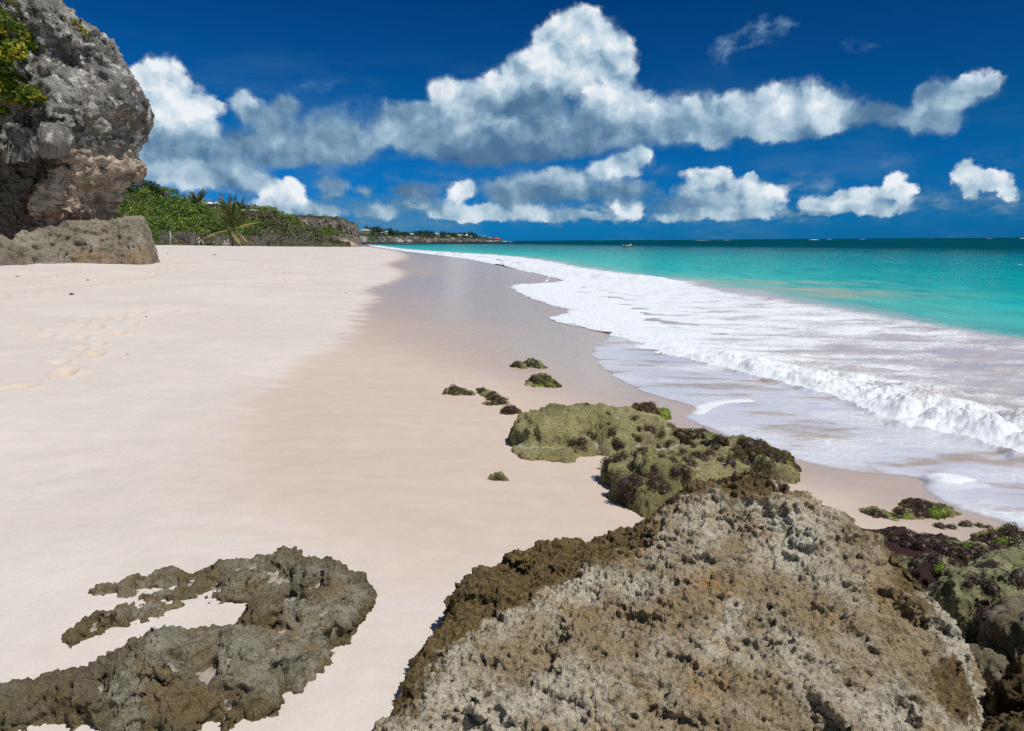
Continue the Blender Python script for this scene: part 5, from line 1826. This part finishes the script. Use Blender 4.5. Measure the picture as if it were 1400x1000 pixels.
_p = foot_point(233, 119.5)
post = empty('beach_post', _p)
tag(post, 'white wooden post with a slanting brace standing where sand meets scrub', 'post', kind='thing')
_b = MB(); _b.tube([(0, 0, -0.4), (0.03, 0, 1.3), (0.06, 0, 2.15)], [0.075, 0.07, 0.06], 7); _b.build('upright', M_WOOD, post, True)
_b = MB(); _b.tube([(0.05, -0.02, 1.7), (0.32, -0.05, 1.25), (0.45, 0.1, 0.95)], [0.045, 0.04, 0.03], 6); _b.build('brace', M_WOOD, post, True)
for px, dd, lab, sh in ((275, 119, 'bleached forked driftwood limb on the sand between post and big palm', [[(-.5, 0, -.2), (-.35, 0, .5), (-.05, 0, 1.0), (.2, 0, .75), (.45, 0, -.1)], [(-.35, 0, .5), (-.5, .1, 1.0), (-.3, .1, 1.35)]]),
                        (309, 118, 'bleached branching driftwood stump in front of the big palm', [[(-.1, 0, -.2), (0, 0, .4), (-.35, .1, .9)], [(0, 0, .4), (.3, 0, .8), (.35, 0, 1.1)], [(0, 0, .3), (-.5, 0, .45)], [(0, 0, .35), (.5, .1, .4)]])):
    _b = MB()
    for pts in sh:
        _b.tube(pts, [0.09, 0.075, 0.065, 0.055, 0.045][:len(pts)], 6)
    tag(_b.build('driftwood', M_WOOD, None, True, foot_point(px, dd)), lab, 'driftwood', kind='thing')
for px, py, lab, hh in ((162, 285, 'leaning bare grey sapling on the hill slope beside the cliff', 3.2), (176, 310, 'short bare grey sapling low on the hill slope beside the cliff', 2.0)):
    _b = MB()
    _b.tube([(0, 0, -.2), (-.15, 0, hh * .5), (-.45, 0, hh)], [.10, .08, .03], 5)
    _b.tube([(-.15, 0, hh * .5), (.35, 0, hh * .8)], [.05, .02], 5)
    tag(_b.build('bare_sapling', M_TWIG, None, True, hill_point(px, py + 6, 0.5)), lab, 'tree', kind='thing')


# ------------------------------------------------------------------ the rocky point at the end of the beach
def point_material():
    m, g = new_mat('point_rock')
    p = g.pos()
    n1 = g.noise(p, 0.16, 6, 0.62)
    n2 = g.noise(p, 0.8, 6, 0.7)
    st = g.noise(g.vec('MULTIPLY', p, (0.1, 0.1, 1.0)), 0.6, 4, 0.6)
    c = g.mix(g.smooth(n2, 0.36, 0.64), (0.06, 0.05, 0.043), (0.24, 0.205, 0.17))
    c = g.mix(g.smooth(g.math('ADD', g.attr('fresh'), g.math('MULTIPLY', g.math('SUBTRACT', n1, 0.5), 2.0)), 0.45, 0.7), c, g.mix(n2, (0.26, 0.18, 0.13), (0.58, 0.46, 0.36)))
    c = g.mix(g.math('MULTIPLY', g.smooth(n2, 0.50, 0.64), g.attr('green')), c, (0.045, 0.07, 0.02))
    return finish(m, g, c, 0.95, g.bump(n2, 0.8, 0.5), 0.15)


M_POINT = point_material()


def rocky_point():
    cols = np.linspace(372, 495, 230)
    top = np.interp(cols, [372,386,400,420,432,445,462,472,478,481,486,489,491,495], [294,295,295.2,295.8,296.0,296.8,298.2,300.5,304,305,305.5,308,318,336])
    foot = np.interp(cols, [372,430,445,470,485,495], [330,331.5,332,333.5,335,336.5])
    D = np.interp(cols, [372,430,470,495], [196,204,212,222])
    rows = np.linspace(0, 1, 90)
    P = np.zeros((len(rows) + 12, len(cols), 3))
    for i, t in enumerate(rows):
        py = foot + 1.5 + (top - foot - 1.5) * t
        dd = D + np.interp(t, [0, .12, .30, .45, .6, 1.0], [0, 2.5, 9.0, 12.5, 13.0, 13.8])
        d = pix_ray(cols, py)
        P[i] = np.array([0, 0, CAM_Z]) + d * (dd / np.hypot(d[:, 0], d[:, 1]))[:, None]
    for k in range(12):
        P[len(rows) + k] = P[len(rows) - 1]
        P[len(rows) + k, :, 1] += (k + 1) * 4.0
        P[len(rows) + k, :, 0] -= (k + 1) * 1.5
        P[len(rows) + k, :, 2] -= (k + 1) * 0.05
    fl = P.reshape(-1, 3)
    vdir = np.array([-0.25, 0.97, 0])
    tt = np.clip(np.arange(len(P)) / 89.0, 0, 1)
    disp = 1.5 * fbm(fl * [0.14, 0.14, 0.10], 4) + 0.9 * fbm(fl * [0.5, 0.5, 0.25], 4, 0.5, True) + 0.5 * fbm(fl * [0.2, 0.2, 1.0] + 4, 3)
    w = (np.clip(1 - np.abs(tt - 0.5) * 1.5, 0.25, 1)[:, None] * np.ones(len(cols))[None]).ravel()
    P = (fl - vdir * (disp * w)[:, None]).reshape(P.shape)
    P[..., 2] += (0.35 * fbm(fl * [0.3, 0.3, 0.3], 3)).reshape(P.shape[:2]) * (tt[:, None] > 0.9)
    T = tt[:, None] * np.ones(len(cols))[None]
    Cx = np.ones(len(P))[:, None] * cols[None]
    fresh = 1.25 * np.exp(-((Cx - 404) / 18) ** 2) * sstep(.97, .75, T) * sstep(.15, .40, T) + 0.55 * sstep(.35, .12, T) + 0.3 * np.exp(-((Cx - 448) / 22) ** 2) * sstep(.3, .1, T)
    green = 1.0 * np.exp(-((Cx - 437) / 20) ** 2 - ((T - .42) / .12) ** 2) + 0.6 * sstep(.93, .99, T) + 0.3 * sstep(470, 490, Cx) * sstep(.5, .3, T)
    o = mesh_obj('rocky_point', P.reshape(-1, 3), grid_faces(*P.shape[:2]), M_POINT, attrs={'fresh': fresh, 'green': green})
    tag(o, kind='structure')
    bpy.context.view_layer.update()
    # low scrub on its apron and flat top
    k = 5200
    px = np.concatenate([RNG.normal(436, 15, k // 2), RNG.uniform(378, 486, k // 2)])
    ok = (px > 376) & (px < 488)
    px = px[ok]
    lo = np.arange(len(px)) < ok[:k // 2].sum()
    row = np.where(lo, np.clip(RNG.normal(0.42, 0.07, len(px)), .2, .6), 1.0) * 89 + np.where(lo, 0, RNG.random(len(px)) * 6)
    ci = np.clip((px - 372) / (495 - 372) * 229, 0, 228).astype(int)
    q = P[np.clip(row.astype(int), 0, len(P) - 1), ci] + RNG.normal(size=(len(px), 3)) * [0.3, 0.3, 0.05]
    bb = np.clip(0.35 + fbm(q * [.25, .25, .1], 3), 0.02, 1)
    q[:, 2] += RNG.random(len(px)) * np.where(lo, 1.2, 0.9) * bb
    V, F, t = leaf_cloud(q, 0.42, 0.3, 0.8)
    s = mesh_obj('cliff_top_scrub', V, F, M_SCRUB, None, False, fattrs={'tint': np.clip(t * 0.7 + 0.3 * bb, 0, 1)})
    tag(s, kind='stuff')


rocky_point()
_p = Vector((0, 0, CAM_Z)) + Vector(pix_ray(464.5, 299.5)) * (228 / math.hypot(*pix_ray(464.5, 299.5)[:2]))
mast = empty('flag_mast', _p)
tag(mast, 'thin white mast standing on the flat top of the rocky point', 'mast', kind='thing')
_b = MB(); _b.tube([(0, 0, -1), (0, 0, 1.5), (0, 0, 2.7)], [0.10, 0.08, 0.05], 8); _b.build('pole', M_WHITE, mast, True)
_b = MB(); _b.box(-.25, .25, -.25, .25, -.6, .12); _b.build('footing', M_CREAM, mast)


# ------------------------------------------------------------------ the far headland with its houses
HP = np.array([(486,334.0,322,372),(500,333.8,321,385),(515,333.4,322,400),(530,333.0,323,420),(545,332.8,322.5,440),(560,332.7,322,455),(575,332.5,322.5,475),(590,332.3,323,495),(605,332.0,324,520),(620,331.8,324.5,545),(640,331.6,325,580),
               (655,331.4,326,620),(665,331.2,327.2,650),(680,331.0,328.2,690),(690,330.8,329.6,720),(698,330.6,330.2,745),(704,330.6,330.9,760)], float)


def headland():
    cols = np.linspace(486, 704, 300)
    foot = np.interp(cols, HP[:, 0], HP[:, 1]) + 0.6
    top = np.interp(cols, HP[:, 0], HP[:, 2])
    D = np.interp(cols, HP[:, 0], HP[:, 3])
    rows = 34
    P = np.zeros((rows + 14, len(cols), 3))
    for i in range(rows):
        t = i / (rows - 1)
        d = pix_ray(cols, foot + (top - foot) * t)
        dd = D + np.interp(t, [0, .25, .5, 1], [0, 1.5, 3, 7])
        P[i] = np.array([0, 0, CAM_Z]) + d * (dd / np.hypot(d[:, 0], d[:, 1]))[:, None]
    for k in range(14):
        P[rows + k] = P[rows - 1]
        P[rows + k, :, 1] += (k + 1) * 5
        P[rows + k, :, 0] -= (k + 1) * 1.5
        P[rows + k, :, 2] += 0.12 * (k + 1) * np.interp(cols, [500, 640, 700], [1, .8, 0])
    fl = P.reshape(-1, 3)
    disp = 3.2 * fbm(fl * [0.05, 0.02, 0.06], 4) + 1.6 * fbm(fl * [0.16, 0.08, 0.25], 4, 0.5, True)
    w = np.concatenate([np.linspace(0.6, 0.9, rows), np.linspace(0.7, 0, 14)])[:, None] * np.interp(cols, [486, 660, 704], [1, 1, .3])[None]
    P = (fl - np.array([0, 1, 0]) * (disp * w.ravel())[:, None]).reshape(P.shape)
    P[..., 2] += (0.5 * fbm(fl * [0.1, 0.05, 0.1] + 4, 3)).reshape(P.shape[:2]) * np.concatenate([np.linspace(0, 1, rows), np.ones(14)])[:, None]
    m, g = new_mat('headland_rock')
    p = g.pos()
    n1 = g.noise(g.vec('MULTIPLY', p, (1, .4, 1)), 0.10, 6, 0.65)
    n2 = g.noise(g.vec('MULTIPLY', p, (1, .4, 1.5)), 0.35, 6, 0.7)
    c = g.mix(g.smooth(n2, 0.40, 0.62), (0.045, 0.04, 0.036), (0.22, 0.195, 0.17))
    c = g.mix(g.smooth(n1, 0.54, 0.64), c, (0.42, 0.39, 0.35))
    c = g.mix(g.math('MULTIPLY', g.attr('tide'), 0.9), c, (0.022, 0.02, 0.018))
    c = g.mix(g.math('MULTIPLY', g.attr('green'), g.smooth(n2, 0.35, 0.5)), c, (0.04, 0.062, 0.022))
    finish(m, g, c, 0.95, g.bump(n2, 0.8, 1.0), 0.15)
    tt = np.concatenate([np.linspace(0, 1, rows), np.ones(14)])[:, None] * np.ones(len(cols))[None]
    Cx = np.ones(len(P))[:, None] * cols[None]
    o = mesh_obj('headland', P.reshape(-1, 3), grid_faces(*P.shape[:2]), m, attrs={'tide': sstep(.30, .14, tt), 'green': sstep(.85, .97, tt) + 0.8 * np.exp(-((Cx - 508) / 11) ** 2) * sstep(.2, .5, tt)})
    tag(o, kind='structure')
    # low bushes over the top so that trees do not stand on bare rock
    k = 5000
    ci = RNG.integers(4, len(cols) - 26, k)
    ri = rows - 3 + RNG.integers(0, 12, k)
    q = P[ri, ci] + RNG.normal(size=(k, 3)) * [0.8, 1.5, 0.1]
    q[:, 2] += RNG.random(k) * (0.7 + 1.4 * np.clip(fbm(q * [.12, .05, .0] + 2, 3), -.4, 1))
    V, F, t = leaf_cloud(q, np.interp(ci, [0, 300], [0.8, 1.2]), 0.3, 0.8)
    s = mesh_obj('headland_scrub', V, F, M_DARKTREE, None, False, fattrs={'tint': np.clip(t, 0, 1)})
    tag(s, kind='stuff')
    bpy.context.view_layer.update()
    return o


headland()


def far_point(px, py, extra=12.0):
    dd = float(np.interp(px, HP[:, 0], HP[:, 3])) + extra
    d = pix_ray(px, py)
    return Vector(np.array([0, 0, CAM_Z]) + d * (dd / math.hypot(d[0], d[1]))), dd


def far_house(px0, px1, py0, py1, label, wall, roof, roof_h, wins=3, extra=12.0, hip=False, storeys=1, name='house'):
    loc, dd = far_point((px0 + px1) / 2, min(py1, float(np.interp((px0 + px1) / 2, HP[:, 0], HP[:, 2])) + 0.3), max(extra, 15.0))
    w = (px1 - px0) / FOC * dd * 1.03
    h = (py1 - py0) / FOC * dd
    rh = roof_h * h
    h -= rh
    ws = []
    for s in range(storeys):
        for k in range(wins):
            ws.append((-w / 2 + w * (k + 0.5) / wins, h * (s + 0.25) / storeys, w / wins * 0.5, h / storeys * 0.55))
    small_house(name, loc, label, w, w * 0.7 + 2, h, rh, wall, roof, ws, -math.atan2(loc.x, loc.y), hip)


far_house(494,505.5,314.6,322.2,'largest white two storey house with grey roof at the near end of the far headland',M_WHITE,M_GREYROOF,.30,3,10,True,2)
far_house(506.5,512.5,315.6,320,'beige house just behind the largest white house',M_CREAM,M_CREAM,.25,2,24)
far_house(508.5,516,321.6,324.4,'low white flat roofed building below the beige house',M_WHITE,M_WHITE,.08,3,6)
far_house(516,523,317.2,320,'low house with long pale roof among palms on the far headland',M_CREAM,M_WHITE,.4,2,20)
far_house(526,529.6,316.2,321,'narrow cream gable house on the far headland',M_CREAM,M_GREYROOF,.35,1,14)
far_house(523.5,527.5,321.2,324.2,'little white hut at the cliff edge below the cream gable',M_WHITE,M_WHITE,.1,1,4)
far_house(560,565.5,319.6,322.2,'small white house at the end of the bare ridge, before the dark tree clump',M_WHITE,M_WHITE,.4,2,10)
far_house(588.5,594,322.6,325,'low white wall like building under the square tower house',M_WHITE,M_WHITE,.1,3,5)
far_house(595,600.8,318.8,323.6,'square grey and white tower house between two tree clumps',M_WHITE,M_GREYROOF,.35,2,10,True,2)
far_house(610,615,323.6,325.8,'small white bungalow right of the tower house',M_WHITE,M_WHITE,.3,2,6)
far_house(624.5,630.5,320.8,323.6,'pink roofed house in dark trees on the far headland',M_CREAM,M_PINKROOF,.45,2,12)
far_house(632,639,321.2,325.4,'white house with two gables in the middle of the outer headland',M_WHITE,M_WHITE,.35,3,10)
far_house(639.5,645,323,325.4,'long low white wing beside the two gabled house',M_WHITE,M_WHITE,.2,2,9)
far_house(660.5,664,325.0,329.6,'beige stone ruin like tower near the tip of the headland',M_CREAM,M_CREAM,.1,1,6)
far_house(668,673.5,326.0,328.8,'grey cottage between beige tower and red roof',M_GREYROOF,M_GREYROOF,.3,2,8)
far_house(675,684.5,326.0,328.8,'red roofed house nearest the tip of the headland',M_CREAM,M_REDROOF,.55,3,8,True)

_far_trees = [(503,311.5,5),(509,312.5,5),(514,312,5.5),(519,314,4.5),(523,314.5,4.5),(531,314,5.5),(533,316,4),(540,318,4),(544,316.5,5),(549,318,4),(554,318,4),(558,318.5,4),
              (566,317.5,5),(570,317,6),(574,316.5,6.5),(579,316.5,7),(584,316.5,7),(588,317,7),(591,318,6),(604,317.5,7),(608,318,7),(612,319,6),(616,320,5),(620,318.8,6),(623,320,5),(628,319,5),(634,319,5),(641,319.5,5),(645,318.3,6),(648,320.5,6),(651,322.5,5),(655,324,4),(664,323.4,4),(673,324.2,4),(537,317,4.5),(601,321,4)]
_first = {}
for i, (px, py, _h) in enumerate(_far_trees):
    base, dd = far_point(px, np.interp(px, HP[:, 0], HP[:, 2]), 16)
    h = max((np.interp(px, HP[:, 0], HP[:, 2]) - py) / FOC * dd, 1.5) + 1.2
    k = i % 4
    base.z -= 1.0
    if k not in _first:
        r = _first[k] = tree_thing('headland_tree', base, 'x', 6.0, 5.5, 260, M_DARKTREE, 0.8, None, 'tree', 0.75, 40 + k)
    else:
        r = copy_tree(_first[k])
        r.location = base
    s = h / 6.6
    r.scale = (s * random.uniform(.85, 1.3), s, s)
    tag(r, 'small dark green tree in the skyline row on the far headland', 'tree', 'trees along the far headland', 'thing')


# ------------------------------------------------------------------ boats
def boat(loc, label, L, hull_mat, rz, cabin=True, bow=0.35, kind='boat'):
    root = empty(kind, loc, rz)
    tag(root, label, 'boat', kind='thing')
    n = 13
    V, F = [], []
    for i in range(n):
        t = i / (n - 1) * 2 - 1
        half = L * 0.17 * (1 - abs(t) ** 2.6) + 0.02
        sheer = L * (0.085 + bow * max(t, 0) ** 3 * 0.55 + 0.09 * max(-t, 0) ** 3)
        keel = -L * 0.05 * (1 - abs(t) ** 3)
        for (a, z) in ((-1, sheer), (-.75, sheer * .4), (0, keel), (.75, sheer * .4), (1, sheer), (.86, sheer), (0, sheer * 0.45), (-.86, sheer)):
            V.append((t * L / 2, a * half, z))
    for i in range(n - 1):
        for k in range(8):
            F.append((i * 8 + k, i * 8 + (k + 1) % 8, (i + 1) * 8 + (k + 1) % 8, (i + 1) * 8 + k))
    F += [tuple(range(8)), tuple((n - 1) * 8 + k for k in range(8))[::-1]]
    mesh_obj('hull', V, F, hull_mat, root)
    b = MB()
    for t in (-.3, .15):
        b.box(L * t - .1, L * t + .1, -L * .14, L * .14, L * .07, L * .085)
    b.build('thwart', M_BARK, root)
    if cabin:
        c = MB()
        c.prism([(-L * .12, L * .05), (L * .10, L * .05), (L * .07, L * .20), (-L * .10, L * .20)], -L * .09, L * .09)
        c.build('cabin', M_CREAM, root)
        w = MB()
        w.box(-L * .07, L * .05, -L * .094, -L * .0905, L * .12, L * .17)
        w.build('window', M_GLASS, root)
    m = MB()
    m.tube([(-L * .47, 0, L * .05), (-L * .5, 0, L * .2), (-L * .46, 0, L * .24)], [L * .02, L * .025, L * .02], 6)
    m.build('outboard_motor', M_GREYROOF, root, True)
    return root


M_YELLOW = plain_material('pale_yellow_paint', (0.62, 0.58, 0.30), (0.72, 0.68, 0.42), 0.5)
_q = at_z(np.array(857.), np.array(337.6), 0.0)
boat(Vector(_q), 'small pale yellow boat with an upswept bow alone on the open turquoise water', 2.9, M_YELLOW, 0.15, True, 0.6)
_q = at_z(np.array(530.), np.array(333.4), 0.0)
boat(Vector((*_q[:2], 0.0)), 'larger white motorboat close under the near end of the far headland', 5.0, M_WHITE, 0.1, True, .4)
_q = at_z(np.array(596.), np.array(332.7), 0.0)
boat(Vector((*_q[:2], 0.0)), 'little white boat off the tower house on the far headland', 3.6, M_WHITE, math.pi + .1, True, .6)

# the white egret like bird standing where the wash meets the sand
_q = at_sand(np.array(747.), np.array(389.5))
bird = empty('white_bird', Vector(_q))
tag(bird, 'small upright white bird standing at the edge of the foam', 'bird', kind='thing')


def skin_body(name, pts, edges, radii, mat, parent):
    me = bpy.data.meshes.new(name)
    me.from_pydata(pts, edges, [])
    o = bpy.data.objects.new(name, me)
    COL.objects.link(o)
    o.parent = parent
    md = o.modifiers.new('skin', 'SKIN')
    for v, r in zip(me.skin_vertices[0].data, radii):
        v.radius = (r, r)
    me.skin_vertices[0].data[0].use_root = True
    s = o.modifiers.new('sub', 'SUBSURF')
    s.levels = s.render_levels = 2
    me.materials.append(mat)
    return o


skin_body('body', [(0, 0, .17), (.05, 0, .20), (.085, 0, .235), (.10, 0, .285), (.085, 0, .325), (.10, 0, .355), (.13, 0, .357), (.175, 0, .350), (-.06, 0, .15), (-.12, 0, .125),
                   (.0, .025, .12), (-.008, .028, .065), (.004, .028, .006), (.035, .028, .003), (.0, -.025, .12), (-.008, -.028, .065), (.004, -.028, .006), (.035, -.028, .003)],
          [(0, 1), (1, 2), (2, 3), (3, 4), (4, 5), (5, 6), (6, 7), (0, 8), (8, 9), (0, 10), (10, 11), (11, 12), (12, 13), (0, 14), (14, 15), (15, 16), (16, 17)],
          [.058, .045, .024, .018, .016, .024, .016, .004, .042, .010, .014, .007, .006, .006, .014, .007, .006, .006], M_WHITE, bird)
